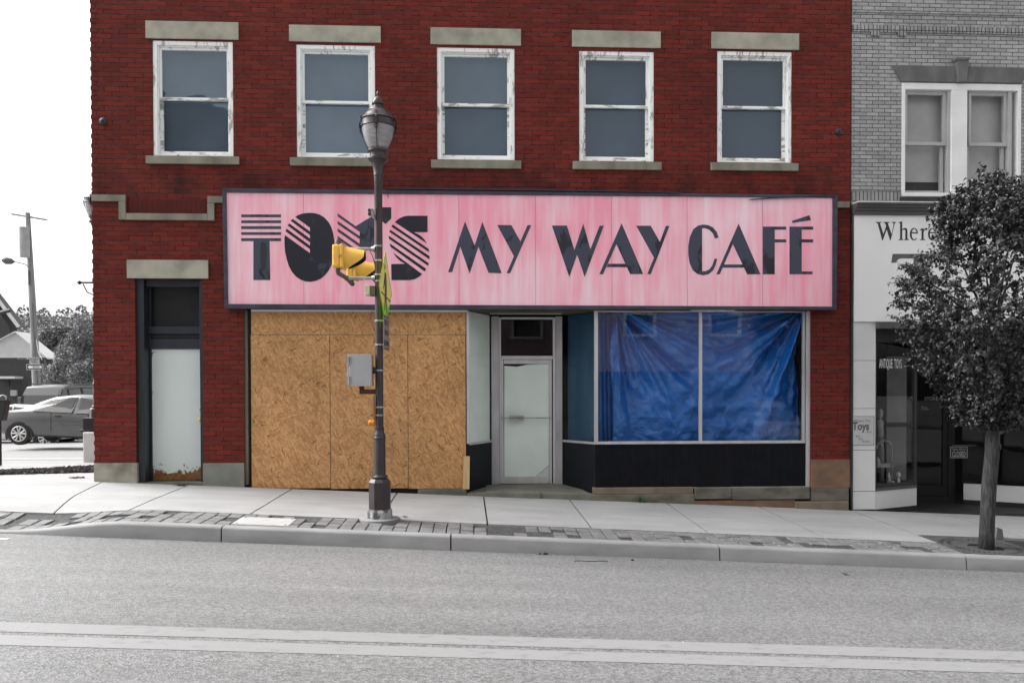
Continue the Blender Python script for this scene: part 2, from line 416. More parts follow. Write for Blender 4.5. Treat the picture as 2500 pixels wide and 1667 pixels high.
# leaves
def leafmat(name, a, c, rough=.42):
    mt, n, b = nmat(name)
    gi = N(n, 'ShaderNodeNewGeometry'); r_ = N(n, 'ShaderNodeTexWhiteNoise', noise_dimensions='1D')
    n.links.new(gi.outputs['Random Per Island'], r_.inputs['W'])
    n.links.new(ramp(n, gi.outputs['Random Per Island'], 0, 1, g(a), g(c)), b.inputs['Base Color'])
    b.inputs['Roughness'].default_value = rough; b.inputs['Specular IOR Level'].default_value = .55
leafmat('leaf_dark', .018, .055); leafmat('leaf_mid', .10, .30, .6); leafmat('leaf_far', .17, .29, .8); leafmat('leaf_hill', .08, .15, .8)  # leaf_far is paled: distance haze put into the hill wood's colour

# ------------------------------------------------------------------ mesh helpers
ORG = {}
def tag(o, label=None, cat=None, group=None, kind=None):
    if label: o['label'] = label
    if cat: o['category'] = cat
    if group: o['group'] = group
    if kind: o['kind'] = kind
    return o
def thing(name, loc, label, cat, group=None, rz=0):
    o = bpy.data.objects.new(name, None); col.objects.link(o); o.location = loc; o.rotation_euler.z = rz
    o.empty_display_size = .2
    ORG[o] = Vector(loc); return tag(o, label, cat, group)
class MB:
    def __init__(s): s.v = []; s.f = []
    def add(s, vs, fs):
        k = len(s.v); s.v += [tuple(q) for q in vs]; s.f += [tuple(i + k for i in f) for f in fs]; return s
    def box(s, x0, x1, y0, y1, z0, z1):
        x0, x1 = sorted((x0, x1)); y0, y1 = sorted((y0, y1)); z0, z1 = sorted((z0, z1))
        return s.hexa([(x0, y0, z0), (x1, y0, z0), (x1, y1, z0), (x0, y1, z0), (x0, y0, z1), (x1, y0, z1), (x1, y1, z1), (x0, y1, z1)])
    def hexa(s, p):
        return s.add(p, [(3, 2, 1, 0), (4, 5, 6, 7), (0, 1, 5, 4), (1, 2, 6, 5), (2, 3, 7, 6), (3, 0, 4, 7)])
    def prism(s, pts, vec):
        """extrude a planar polygon (3-D points) along vec"""
        pts = [Vector(p) for p in pts]; vec = Vector(vec); n = len(pts)
        nr = Vector((0, 0, 0))
        for i in range(n): nr += pts[i].cross(pts[(i + 1) % n])
        if nr.dot(vec) > 0: pts.reverse()
        return s.add(pts + [p + vec for p in pts], [tuple(range(n)), tuple(range(2 * n - 1, n - 1, -1))] +
                     [((i + 1) % n, i, i + n, (i + 1) % n + n) for i in range(n)])
    def px(s, pts, Y, t=.004):
        """polygon given in photo pixels, on the facade-parallel plane y=Y, t thick towards the street"""
        return s.prism([at(u, v, Y) for u, v in pts], (0, -t, 0))
    def tube(s, path, r, seg=10, caps=True):
        path = [Vector(p) for p in path]; rr = r if isinstance(r, (list, tuple)) else [r] * len(path)
        rings = []; up = None
        for i, p in enumerate(path):
            d = (path[min(i + 1, len(path) - 1)] - path[max(i - 1, 0)]).normalized()
            if up is None or abs(up.dot(d)) > .95: up = Vector((0, 0, 1)) if abs(d.z) < .9 else Vector((1, 0, 0))
            a = d.cross(up).normalized(); b_ = a.cross(d).normalized(); up = b_
            rings.append([p + (a * math.cos(2 * PI * k / seg) + b_ * math.sin(2 * PI * k / seg)) * rr[i] for k in range(seg)])
        vs = [q for r_ in rings for q in r_]; fs = []
        for i in range(len(rings) - 1):
            for k in range(seg):
                a, b_ = i * seg + k, i * seg + (k + 1) % seg
                fs.append((a, a + seg, b_ + seg, b_))
        if caps: fs += [tuple(range(seg)), tuple(range(len(vs) - 1, len(vs) - seg - 1, -1))]
        return s.add(vs, fs)
    def lathe(s, prof, c, seg=32, rot=0, axis='z'):
        vs = []; fs = []; n = len(prof)
        for r_, z in prof:
            for k in range(seg):
                a = 2 * PI * k / seg + rot
                if axis == 'z': vs.append((c[0] + r_ * math.cos(a), c[1] + r_ * math.sin(a), c[2] + z))
                elif axis == 'x': vs.append((c[0] + z, c[1] + r_ * math.cos(a), c[2] + r_ * math.sin(a)))
                else: vs.append((c[0] + r_ * math.cos(a), c[1] + z, c[2] + r_ * math.sin(a)))
        for i in range(n - 1):
            for k in range(seg):
                a, b_ = i * seg + k, i * seg + (k + 1) % seg
                fs.append((a, b_, b_ + seg, a + seg) if axis != 'y' else (a, a + seg, b_ + seg, b_))
        fs += [tuple(reversed(range(seg))) if axis != 'y' else tuple(range(seg)), tuple((n - 1) * seg + k for k in range(seg)) if axis != 'y' else tuple(reversed([(n - 1) * seg + k for k in range(seg)]))]
        return s.add(vs, fs)
    def sheet(s, xs, ys, zf, dz=0):
        k = len(xs); vs = [(x, y, zf(x, y) + dz) for y in ys for x in xs]
        fs = [(j * k + i, j * k + i + 1, (j + 1) * k + i + 1, (j + 1) * k + i) for j in range(len(ys) - 1) for i in range(k - 1)]
        return s.add(vs, fs)
    def build(s, name, mat, parent=None, smooth=False, bevel=0, local=False, ang=35):
        o_ = Vector((0, 0, 0)) if (local or parent is None) else ORG[parent]
        me = bpy.data.meshes.new(name)
        me.from_pydata([(a - o_.x, b_ - o_.y, c_ - o_.z) for a, b_, c_ in s.v], [], s.f); me.validate(); me.update()
        o = bpy.data.objects.new(name, me); col.objects.link(o)
        ms = mat if isinstance(mat, (list, tuple)) else [mat]
        for q in ms: me.materials.append(M[q])
        if parent is not None: o.parent = parent
        ORG[o] = o_
        if smooth:
            me.shade_smooth(); me.set_sharp_from_angle(angle=R(ang))
        if bevel:
            bv = o.modifiers.new('bevel', 'BEVEL'); bv.width = bevel; bv.segments = 2; bv.limit_method = 'ANGLE'; bv.angle_limit = R(50)
        return o
def part(name, mb, mat, parent, **k): return mb.build(name, mat, parent, **k)
def struct(name, mb, mat, **k): return tag(mb.build(name, mat, None, **k), kind='structure')
def lin(a, b, n): return [a + (b - a) * i / n for i in range(n + 1)]

def wall(mb, x0, x1, z0, z1, y, t, holes):
    """wall slab from y to y+t with rectangular through-holes"""
    xs = sorted({x0, x1, *[h[0] for h in holes], *[h[1] for h in holes]}); zs = sorted({z0, z1, *[h[2] for h in holes], *[h[3] for h in holes]})
    xs = [x for x in xs if x0 <= x <= x1]; zs = [z for z in zs if z0 <= z <= z1]
    def hole(i, j):
        if i < 0 or j < 0 or i >= len(xs) - 1 or j >= len(zs) - 1: return True
        cx, cz = (xs[i] + xs[i + 1]) / 2, (zs[j] + zs[j + 1]) / 2
        return any(h[0] < cx < h[1] and h[2] < cz < h[3] for h in holes)
    for i in range(len(xs) - 1):
        for j in range(len(zs) - 1):
            if hole(i, j): continue
            a, b_, c, d = xs[i], xs[i + 1], zs[j], zs[j + 1]
            mb.add([(a, y, c), (b_, y, c), (b_, y, d), (a, y, d)], [(0, 1, 2, 3)])
            mb.add([(a, y + t, c), (b_, y + t, c), (b_, y + t, d), (a, y + t, d)], [(3, 2, 1, 0)])
            if hole(i - 1, j): mb.add([(a, y + t, c), (a, y, c), (a, y, d), (a, y + t, d)], [(0, 1, 2, 3)])
            if hole(i + 1, j): mb.add([(b_, y, c), (b_, y + t, c), (b_, y + t, d), (b_, y, d)], [(0, 1, 2, 3)])
            if hole(i, j - 1): mb.add([(a, y, c), (a, y + t, c), (b_, y + t, c), (b_, y, c)], [(0, 1, 2, 3)])
            if hole(i, j + 1): mb.add([(a, y, d), (b_, y, d), (b_, y + t, d), (a, y + t, d)], [(0, 1, 2, 3)])
    return mb

def text_mb(mb, s, size, org, ux, uz, align='LEFT', sx=1.0, bold=0.0, off=None, thick=.002, spacing=1.0):
    """flat lettering: org = anchor point, ux = reading direction, uz = up direction"""
    cu = bpy.data.curves.new('t', 'FONT'); cu.body = s; cu.size = size; cu.align_x = align; cu.offset = bold; cu.space_character = spacing
    cu.resolution_u = 3
    ob = bpy.data.objects.new('t', cu); col.objects.link(ob)
    bpy.context.view_layer.update()
    dg = bpy.context.evaluated_depsgraph_get()
    me = bpy.data.meshes.new_from_object(ob.evaluated_get(dg))
    ux, uz, org = Vector(ux), Vector(uz), Vector(org)
    vs = [org + ux * (v.co.x * sx) + uz * v.co.y for v in me.vertices]
    mb.add(vs, [tuple(p.vertices) for p in me.polygons])
    bpy.data.objects.remove(ob); bpy.data.curves.remove(cu); bpy.data.meshes.remove(me)
    return mb
def pbox(mb, u0, v0, u1, v1, Y, t):
    """box whose front face covers the pixel rectangle on plane y=Y, t deep"""
    um, vm = (u0 + u1) / 2, (v0 + v1) / 2
    return mb.box(ax(u0, vm, Y), ax(u1, vm, Y), Y, Y + t, az(um, v1, Y), az(um, v0, Y))

# ================================================================== the ground
struct('ground', MB().sheet([-400, 400], [-200, 400], lambda x, y: -1.5), 'lot_asphalt')
struct('road', MB().sheet(lin(-60, 60, 60), [-10.2, -9, -7.8, -6.6, -5.4, -4.2, -2.9], rd), 'asphalt')
xs = lin(-60, 60, 120)
for k, (ya, yb) in enumerate(((-6.485, -6.70), (-6.765, -6.955))):
    struct('centre_line', MB().sheet(xs, [yb, ya], lambda x, y: rd(x, y), .0025), 'road_paint')
mb = MB()                                                       # stray white patch and grit on the road
struct('lane_mark', MB().sheet([-5.6, -5.02], [-3.42, -3.33], rd, .005), 'white_panel')
struct('side_street', MB().sheet([-90, -60, -40, -30, -24] + lin(-20, -5.7, 14), [-3.4, -2, -1, 0, .5, 1, 1.5, 3, 4, 7, 11.5, 15, 18, 25, 40, 80, 130, 400], lotz, -.02), 'lot_asphalt')
struct('far_pavement', MB().sheet(lin(-60, 60, 60), [-30, -13.5, -10.2], lambda x, y: rd(x, -10.2) + .16), 'concrete')
# pavement slabs, each a block with open joints, one mesh
J = [(-9, -9), (-7.3, -7.15), (-5.55, -5.15), (-4.28, -4.26), (-2.75, -2.77), (-1.166, -1.166), (.155, .175), (1.476, 1.476), (2.99, 2.95), (4.44, 4.42), (5.9, 5.86), (7.4, 7.4), (8.9, 8.9), (10.4, 10.4), (12, 12), (14, 14)]
def slab(mb, xa, xb, ya, yb, zf, gx=.011, gy=.003, n=5, th=.1, mask=None):
    """xa, xb, ya, yb are functions of the other coordinate's fraction"""
    g_ = []
    for j in range(n + 1):
        row = []
        for i in range(n + 1):
            y0_, y1_ = ya(i / n), yb(i / n); y = y0_ + (y1_ - y0_) * j / n
            x0_, x1_ = xa(y), xb(y); x = x0_ + gx + (x1_ - x0_ - 2 * gx) * i / n
            y0_, y1_ = ya(i / n) + gy, yb(i / n) - gy; y = y0_ + (y1_ - y0_) * j / n
            row.append((x, y))
        g_.append(row)
    vs = [(x, y, zf(x, y)) for r_ in g_ for x, y in r_]; k = n + 1
    fs = [(j * k + i, j * k + i + 1, (j + 1) * k + i + 1, (j + 1) * k + i) for j in range(n) for i in range(n)]
    ring = [i for i in range(k)] + [j * k + n for j in range(1, k)] + [n * k + i for i in range(n - 1, -1, -1)] + [j * k for j in range(n - 1, 0, -1)]
    b0 = len(vs); vs += [(vs[i][0], vs[i][1], vs[i][2] - th) for i in ring]; L = len(ring)
    fs += [(ring[(i + 1) % L], ring[i], b0 + i, b0 + (i + 1) % L) for i in range(L)]
    mb.add(vs, fs)
mb = MB()
for (a0, a1), (b0, b1) in zip(J, J[1:]):
    fa = lambda y, a0=a0, a1=a1: a0 + (a1 - a0) * (-y / 2.3); fb = lambda y, b0=b0, b1=b1: b0 + (b1 - b0) * (-y / 2.3)
    left = b0 <= -5.5
    back = (lambda t, a0=a0, b0=b0: max(-.1, (a0 + (b0 - a0) * t + 7.7) * .62)) if left else (lambda t: -.003)
    mid = lambda t: -1.2
    front = lambda t, a1=a1, b1=b1: yp(a1 + (b1 - a1) * t)
    if a0 >= 5.8 and a0 < 7: front = lambda t: -1.95
    slab(mb, fa, fb, mid, back, sw, gy=.002)
    slab(mb, fa, fb, front, mid, sw, gy=.002)
pave = struct('pavement', mb, 'concrete')
struct('pavement_bed', MB().sheet(lin(-9, 14, 46), [-3.0, -2.6, -2.0, -1.2, -.6, 0, .4], lambda x, y: (sw(x, y) if y < .01 else (sw(x, 0) if x < -5.7 else sw(x, 0))) - .035), 'mortar_dark')
# mulch strip and apron behind it
mb = MB()
n_ = 40
random.seed(3)
def mdep(x): return max(.16, .25 + .42 * (x + 8.3))
def mfront(x): return max(-.1, (x + 7.7) * .62)
mb.sheet(lin(-9.5, -5.7, 20), [0, .5, 1], lambda x, y: 0)
mb.v = [(x, mfront(x) + mdep(x) * y, lotz(x, mfront(x) + mdep(x) * y) + .012 + (.03 if y == .5 else 0)) for x, y, z in mb.v]
for i in range(5200):
    x = random.uniform(-9.5, -5.75); yb_ = mfront(x) + random.uniform(-.02, 1.02) * mdep(x)
    s_ = random.uniform(.012, .04); z = lotz(x, yb_) + .03; a = random.uniform(0, PI)
    c, d = math.cos(a) * s_, math.sin(a) * s_
    h = random.uniform(.01, .05)
    mb.add([(x - c, yb_ - d, z - .02), (x + c, yb_ + d, z - .02), (x + d, yb_ - c, z + h), (x - d, yb_ + c, z + h * .6)], [(0, 1, 2), (0, 2, 3), (1, 3, 2)])
for i in range(260):                                            # tufts of grass in the strip
    x = random.choice((random.gauss(-8.1, .35), random.gauss(-7.3, .3), random.uniform(-9, -6))); y = max(-.1, (x + 7.7) * .62) + random.uniform(0, .2)
    z = lotz(x, y); h = random.uniform(.04, .13); a = random.uniform(-.05, .05)
    mb.add([(x - .006, y, z - .01), (x + .006, y, z - .01), (x + a, y + .01, z + h)], [(0, 1, 2)])
tag(mb.build('mulch', 'mulch', None), 'dark wood mulch with grass tufts in a thin strip beyond the pavement', 'mulch', kind='stuff')
mb = MB()
slab(mb, lambda y: -9.2, lambda y: -5.72, lambda t: mfront(-9.2 + 3.5 * t) + mdep(-9.2 + 3.5 * t), lambda t: 2.6 + 3.4 * t, lambda x, y: lotz(x, y) + .006, th=.05, n=8)
struct('side_pavement', mb, 'concrete')
mb = MB()
for (xa, ya, xb, yb_, ww) in ((-20, 6.6, -6, 5.6, .10), (-20, 3.0, -8, 2.6, .09), (-22, 8.9, -12.5, 9.6, .09)):
    mb.sheet([xa + (xb - xa) * i / 12 for i in range(13)], [0, 1], lambda x, y: 0)
    k0 = len(mb.v) - 26
    for i in range(26):
        x = mb.v[k0 + i][0]; yy = ya + (yb_ - ya) * (x - xa) / (xb - xa) + (ww if i >= 13 else 0); mb.v[k0 + i] = (x, yy, lotz(x, yy) + (.012 if yy > 2.9 else .03))
struct('parking_lines', mb, 'lot_line')
# kerb stones
mb = MB()
ks = [-9, -5.9, -2.85, -.26, 2.83, 5.72, 8.7, 11.5, 14]
for a, b_ in zip(ks, ks[1:]):
    st = lin(a + .008, b_ - .008, 16); rows = []
    for x in st:
        y0, zt, zb = yk(x), sw(x, yk(x)) + .002, rd(x, yk(x) - .16) - .04
        h = max(0, zt - zb - .05)
        c_ = min(.028, h * .4 + .002)
        rows.append([(x, y0, zb), (x, y0, zt), (x, y0 - .115, zt - .001), (x, y0 - .138, zt - c_ * .3), (x, y0 - .15, zt - c_), (x, y0 - .165, zb)])
    vs = [q for r_ in rows for q in r_]; fs = [(i * 6 + k, i * 6 + k + 1, i * 6 + k + 7, i * 6 + k + 6) for i in range(len(st) - 1) for k in range(5)]
    fs += [(5, 4, 3, 2, 1, 0), tuple(len(vs) - 6 + k for k in range(6))]
    mb.add(vs, [tuple(reversed(f)) for f in fs])
struct('kerb_bed', MB().sheet(lin(-4, 14, 36), [0, 1], lambda x, y: sw(x, -3) - .07 if y else rd(x, -3.1) - .06), 'hole').data.vertices.foreach_set('co', [c_ for y in (0, 1) for x in lin(-4, 14, 36) for c_ in (x, yk(x) - (.05 if y else .12), sw(x, yk(x)) - .012 if y else rd(x, -3.1) - .05)])
struct('kerb', mb, 'kerb_concrete', smooth=True, ang=50)
# brick pavers in the band behind the kerb
random.seed(11)
LAMP = Vector((-1.162, -2.25, 0)); LAMP.z = sw(LAMP.x, LAMP.y)
TREE = Vector((6.36, -2.62, 0)); TREE.z = sw(TREE.x, TREE.y)
pb_mb = MB().sheet(lin(-6.6, 14, 64), [0, .5, 1], lambda x, y: sw(x, yk(x) + (yp(x) - yk(x)) * y) - .022)
pb_mb.v = [(x, yk(x) + (yp(x) - yk(x)) * y, z) for x, y, z in pb_mb.v]
struct('paver_bed', pb_mb, 'soil')
mb = MB(); x = -6.3
while x < 9.5:
    wx = random.uniform(.15, .165)
    nr = 3
    off = random.uniform(-.02, .02)
    cuts = [0] + sorted(random.uniform(k / nr - .03, k / nr + .03) for k in range(1, nr)) + [1]
    if random.random() < .35: cuts = [0, .5 + random.uniform(-.05, .05), 1] if random.random() < .5 else [0, .25, .5, .77, 1]
    for k in range(len(cuts) - 1):
        ya, yb_ = yk(x) + .012 + (yp(x) - yk(x) - .02) * cuts[k], yk(x) + .012 + (yp(x) - yk(x) - .02) * cuts[k + 1]
        cx, cy = x + wx / 2, (ya + yb_) / 2
        if -2.83 < cx < -2.12 and -2.9 < cy < -2.4: continue
        if (cx - LAMP.x) ** 2 + (cy - LAMP.y) ** 2 < .30 ** 2: continue
        if 5.82 < cx < 7.0 and cy > -3.05: continue
        pm_ = mnoise.noise(Vector((cx * 1.7, cy * 4, 3.3)))
        if pm_ > .30 or (cx < -4.5 and random.random() < .22) or random.random() < .03: continue
        g1, ch = .006, .007; dz = random.uniform(-.006, .002); tx, ty = random.uniform(-.03, .03), random.uniform(-.03, .03)
        x0, x1, y0, y1 = x + g1, x + wx - g1, ya + .012, yb_ - .012
        zf = lambda px, py: sw(px, py) + dz + tx * (px - cx) + ty * (py - cy)
        P = [(x0, y0), (x1, y0), (x1, y1), (x0, y1)]
        jit = [(random.uniform(-.004, .004), random.uniform(-.004, .004)) for _ in P]
        P = [(p[0] + j[0], p[1] + j[1]) for p, j in zip(P, jit)]
        vs = [(px, py, zf(px, py) - .06) for px, py in P] + [(px, py, zf(px, py) - ch) for px, py in P] + \
             [(px + (ch if px < cx else -ch), py + (ch if py < cy else -ch), zf(px, py)) for px, py in P]
        fs = [(8, 9, 10, 11)] + [(i + o_, (i + 1) % 4 + o_, (i + 1) % 4 + 4 + o_, i + 4 + o_) for o_ in (0, 4) for i in range(4)]
        mb.add(vs, fs)
    x += wx
struct('paver_band', mb, 'paver')
# far hillside with its wood
def hillz(x, y):
    t = sst(60, 175, y)
    return -.8 + t * (14.6 + 1.6 * mnoise.noise(Vector((x * .03, y * .02, 0))) + (x + 90) * .012)
struct('hillside', MB().sheet(lin(-260, 30, 30), lin(60, 230, 17), hillz, -.1), 'leaf_hill', smooth=True)

# ================================================================== the red brick building
BB = thing('brick_building', (0, 0, 0), 'red brick two storey corner building with boarded shopfront and five white sash windows', 'building')
XL, XR = -5.662, 5.895
WIN = [  # L, R, T, B, mid, lintel L,R,T,B, sill L,R,T,B
    (373, 569, 100.5, 381, 243, 354.6, 582, 52.6, 95.3, 355, 583.5, 381, 400),
    (723.6, 915.8, 110, 384.6, 251, 705.4, 929.4, 62.5, 103, 707.6, 935, 385, 405),
    (1067, 1256.4, 117, 390.5, 257.5, 1051, 1272, 69, 110, 1052.6, 1273, 391, 411),
    (1414, 1596.5, 125.5, 394, 261.5, 1397, 1613.5, 75.5, 115.9, 1399, 1615.6, 394.5, 414),
    (1751, 1933, 126, 397, 264, 1737.7, 1951.5, 80, 120.5, 1736.5, 1950, 397.5, 416.4)]
holes = []
for W in WIN:
    vm, um = (W[2] + W[3]) / 2, (W[0] + W[1]) / 2
    holes.append((ax(W[0], vm), ax(W[1], vm), az(um, W[3]), az(um, W[2])))
DX0, DX1, DZ1 = ax(331, 900), ax(495, 900), az(412, 681)
SX0, SX1, SZ1 = ax(596, 950), ax(1979, 950), 3.2
BLK = [(XL - .012, ax(336, 1155), az(283, 1130)), (ax(496, 1155), ax(597, 1155), az(545, 1130)), (ax(1979, 1155), XR + .0, az(2030, 1121))]
allh = holes + [(DX0, DX1, -2, DZ1), (SX0, SX1, -2, SZ1)] + [(a - .02 if a < -5 else a, b_, -2, z) for a, b_, z in BLK]
mb = wall(MB(), XL, XR, -1, 9.4, 0, .34, allh)
mb.box(XL, XL + .3, .34, 13, -1, 9.4).box(XR - .3, XR, .34, 13, -1, 9.4).box(XL + .3, XR - .3, 12.7, 13, -1, 9.4)
# every other corner brick stands a little proud
z = .30; k = 0
while z < 9.3:
    if k % 2: mb.box(XL - .009, XL + .10, -.004, .11, z + .005, z + .066)
    z += .0714; k += 1
part('wall', mb, 'red_brick', BB)
part('roof', MB().box(XL + .3, XR - .3, .34, 12.7, 9.0, 9.15), 'roof_grey', BB)
zb0 = -1
mats = ['stone_base', 'stone_base_grey']
for (a, b_, z), mn in zip(BLK[:2], mats):
    part('base_stone', MB().box(a, b_, -.014, .5, -.6, z), mn, BB, bevel=.008)
part('base_stone', MB().box(BLK[2][0], XR + .006, -.01, .5, az(2030, 1191), BLK[2][2]), 'sandstone', BB, bevel=.006)
mb = MB(); pbox(mb, 1980, 1191.6, 2073, 1223, -.03, .4); part('base_stone', mb, 'dark_stone', BB, bevel=.012)
mb = MB(); pbox(mb, 1943, 1224, 2073, 1262, -.07, .4); part('base_stone', mb, 'tan_stone', BB, bevel=.012)
# stone band with its step down over the side door
mb = MB(); Y = -.035
for q in ((223, 475.5, 306, 491), (289, 491.6, 306, 536), (306.5, 521, 505.5, 537), (506, 495.6, 523, 538), (506, 479, 552, 495), (2040, 492, 2075, 507)):
    mb = MB(); pbox(mb, *q, Y, .1); part('stone_band', mb, 'stone_sill', BB, bevel=.004)
mb = MB(); mb.px([(307, 487), (505, 487.5), (505, 521), (307, 521)], .0, .004)
part('soldier_course', mb, 'red_soldier', BB)
for u, v in ((252, 297), (2047, 322)):
    c = at(u, v, -.004)
    part('wall_anchor', MB().lathe([(.058, 0), (.056, -.012), (.03, -.03), (.012, -.034), (.012, -.05)], c, 16, axis='y'), 'black_paint', BB, smooth=True)

def bar(mb, x0, x1, y0, y1, z0, z1): return mb.box(x0, x1, y0, y1, z0, z1)
for i, (W, (x0, x1, z0, z1)) in enumerate(zip(WIN, holes)):
    zm = az((W[0] + W[1]) / 2, W[4], .1)
    c = .062
    mb = MB()                                                    # casing
    bar(mb, x0, x0 + c, .012, .16, z0, z1); bar(mb, x1 - c, x1, .012, .16, z0, z1)
    bar(mb, x0 + c, x1 - c, .012, .16, z1 - c, z1); bar(mb, x0 + c, x1 - c, .03, .16, z0, z0 + .03)
    mb.box(x0 + c, x0 + c + .016, .034, .06, z0 + .03, z1 - c).box(x1 - c - .016, x1 - c, .034, .06, z0 + .03, z1 - c).box(x0 + c + .016, x1 - c - .016, .034, .06, z1 - c - .016, z1 - c)
    wn = part('window', mb, 'peeling_white', BB, bevel=.004)
    s_ = .048
    a, b_ = x0 + c, x1 - c
    mb = MB()                                                    # upper (outer) sash
    bar(mb, a, a + s_, .064, .10, zm, z1 - c); bar(mb, b_ - s_, b_, .064, .10, zm, z1 - c)
    bar(mb, a + s_, b_ - s_, .064, .10, z1 - c - .05, z1 - c)
    part('upper_sash', mb, 'peeling_white', wn, bevel=.003)
    part('meeting_rail', MB().box(a + .004, b_ - .004, .056, .104, zm - .03, zm + .012), 'peeling_white_h', wn, bevel=.004)
    mb = MB()                                                    # lower (inner) sash
    bar(mb, a, a + s_, .112, .15, z0 + .03, zm); bar(mb, b_ - s_, b_, .112, .15, z0 + .03, zm); bar(mb, a + s_, b_ - s_, .112, .15, z0 + .03, z0 + .10)
    part('lower_sash', mb, 'peeling_white_h', wn, bevel=.003)
    part('pane', MB().box(a + s_ - .004, b_ - s_ + .004, .080, .084, zm, z1 - c - .046), 'glass_dim' if i > 2 else 'glass_old', wn)
    part('pane', MB().box(a + s_ - .004, b_ - s_ + .004, .128, .132, z0 + .096, zm - .02), 'glass_dim' if i > 1 else 'glass_old', wn)
    part('blind', MB().box(a, b_, .20, .205, z0, z1 - .02), 'shade_cloth%d' % i, wn)
    mb = MB(); pbox(mb, W[5], W[7], W[6], W[8], -.02, .2); part('lintel', mb, 'stone', wn, bevel=.006)
    mb = MB(); pbox(mb, W[9], W[11], W[10], W[12], -.045, .24); part('sill', mb, 'stone_sill', wn, bevel=.006)
# ---- side door
zf = sw(-4.6, 0)
mb = MB()
RY = .26
bar(mb, DX0, DX0 + .11, .05, .34, zf - .2, DZ1)                  # left jamb, painted board reveal
bar(mb, DX1 - .06, DX1, .05, .34, zf - .2, DZ1)
bar(mb, DX0 + .11, DX1 - .06, .12, .34, DZ1 - .10, DZ1)
for v0, v1, yy in ((797, 815, .20), (816, 826, .27), (827, 851, .22)):
    mb.box(DX0 + .11, DX1 - .06, yy, .36, az(430, v1, yy), az(430, v0, yy))
mb.box(DX0 + .11, DX0 + .135, .24, .36, zf, DZ1 - .1)
part('door_frame', mb, 'black_paint', BB, bevel=.004)
part('transom_pane', MB().box(DX0 + .135, DX1 - .06, .30, .305, az(430, 797, .3), DZ1 - .1), 'glass_grey', BB)
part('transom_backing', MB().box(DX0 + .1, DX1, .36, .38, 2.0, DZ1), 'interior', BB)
dz0, dz1 = zf + .03, az(430, 852, RY)
dr = part('door', MB().box(DX0 + .137, DX1 - .004, RY, RY + .045, dz0, dz1), 'rusty_door', BB, bevel=.003)
for vv, r_ in ((999, .026), (1024, .030)):
    c = at(491, vv, RY); part('door_knob' if r_ > .028 else 'deadbolt', MB().lathe([(r_ * 1.1, -.004), (r_ * 1.1, -.012), (r_ * .5, -.02), (r_ * .55, -.035), (r_, -.045), (r_ * .95, -.062), (r_ * .4, -.072)] if r_ > .028 else [(r_ * 1.1, 0), (r_, -.02), (r_ * .6, -.024)], c, 20, axis='y'), 'brass', dr, smooth=True)
part('threshold', MB().box(DX0, DX1, -.0, .5, zf - .2, zf + .025), 'dark_stone', BB, bevel=.005)
mb = MB(); pbox(mb, 309, 634.5, 508, 679.5, -.03, .3); part('door_lintel', mb, 'stone', BB, bevel=.006)

# ---- shopfront
ZT = az(1250, 758, .05)
ZB = .11
mb = MB()
pbox(mb, 596.5, 757, 605, 1183, .03, .2)                        # old timber jamb
part('timber_jamb', mb, 'old_wood', BB)
mb = MB(); pbox(mb, 605.5, 757, 613, 1190, .10, .1); part('rusty_jamb', mb, 'rusty_wood', BB)
mb = MB(); mb.box(SX0, SX0 + .02, .05, .3, -.3, .2).box(SX0 + .02, ax(613, 1185), .22, .3, -.3, .3); part('jamb_foot', mb, 'hole', BB)
mb = MB(); pbox(mb, 613, 756.5, 1139, 760.5, .0, .15); part('head_trim', mb, 'white_panel', BB)
seq = [(613.5, 761, 995.6, 816.6), (996.4, 761, 1137, 816.6), (613.5, 817.6, 805.3, 1191.5), (806.8, 817.6, 995.4, 1192), (996.8, 817.6, 1137, 1192)]
mb = MB(); pbox(mb, 614, 761, 1136.5, 1191, .045, .05); part('board_backing', mb, 'seam_green', BB)
for q in seq:
    mb = MB(); pbox(mb, *q, .03, .012); part('strand_board', mb, 'osb', BB)
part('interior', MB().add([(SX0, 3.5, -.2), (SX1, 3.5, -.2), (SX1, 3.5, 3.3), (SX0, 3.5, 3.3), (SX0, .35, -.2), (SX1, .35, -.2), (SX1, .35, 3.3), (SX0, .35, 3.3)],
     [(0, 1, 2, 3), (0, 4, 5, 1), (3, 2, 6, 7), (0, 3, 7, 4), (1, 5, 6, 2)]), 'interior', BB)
# posts of the front plane
PL0, PL1 = ax(1139, 920, .05), ax(1146, 920, .05); PR0, PR1 = ax(1451, 920, .05), ax(1460, 920, .05)
DJ0, DJ1 = ax(1200, 980, .78), ax(1373, 980, .78)
zs = az(1700, 1081, .05)
mb = MB()
part('post', MB().box(PL0, PL1, .04, .10, az(1140, 1083, .04), ZT), 'aluminium', BB, bevel=.003); mb.box(PR0, PR1, .04, .10, zs, ZT)
mb.box(ax(1707.5, 900, .04), ax(1714.5, 900, .04), .04, .10, zs + .03, ZT - .02)
mb.box(ax(1960.5, 900, .04), ax(1965.5, 900, .04), .045, .10, zs, ZT - .02)
mb.box(PR1, ax(1965.5, 900, .04), .04, .10, ZT - .02, ZT); mb.box(PR0, ax(1966, 1080, .03), .03, .11, zs - .012, zs + .03)
part('side_trim', MB().box(ax(1968, 950, .03), ax(1977.5, 950, .03), .02, .12, az(1970, 1188, .03), ZT), 'aluminium', BB, bevel=.003)
part('shopfront_frame', mb, 'aluminium', BB, bevel=.003)
part('display_pane', MB().box(PR1, ax(1707.5, 900, .04), .07, .076, zs + .03, ZT - .02), 'glass', BB)
part('display_pane', MB().box(ax(1714.5, 900, .04), ax(1960.5, 900, .04), .07, .076, zs + .03, ZT - .02), 'glass', BB)
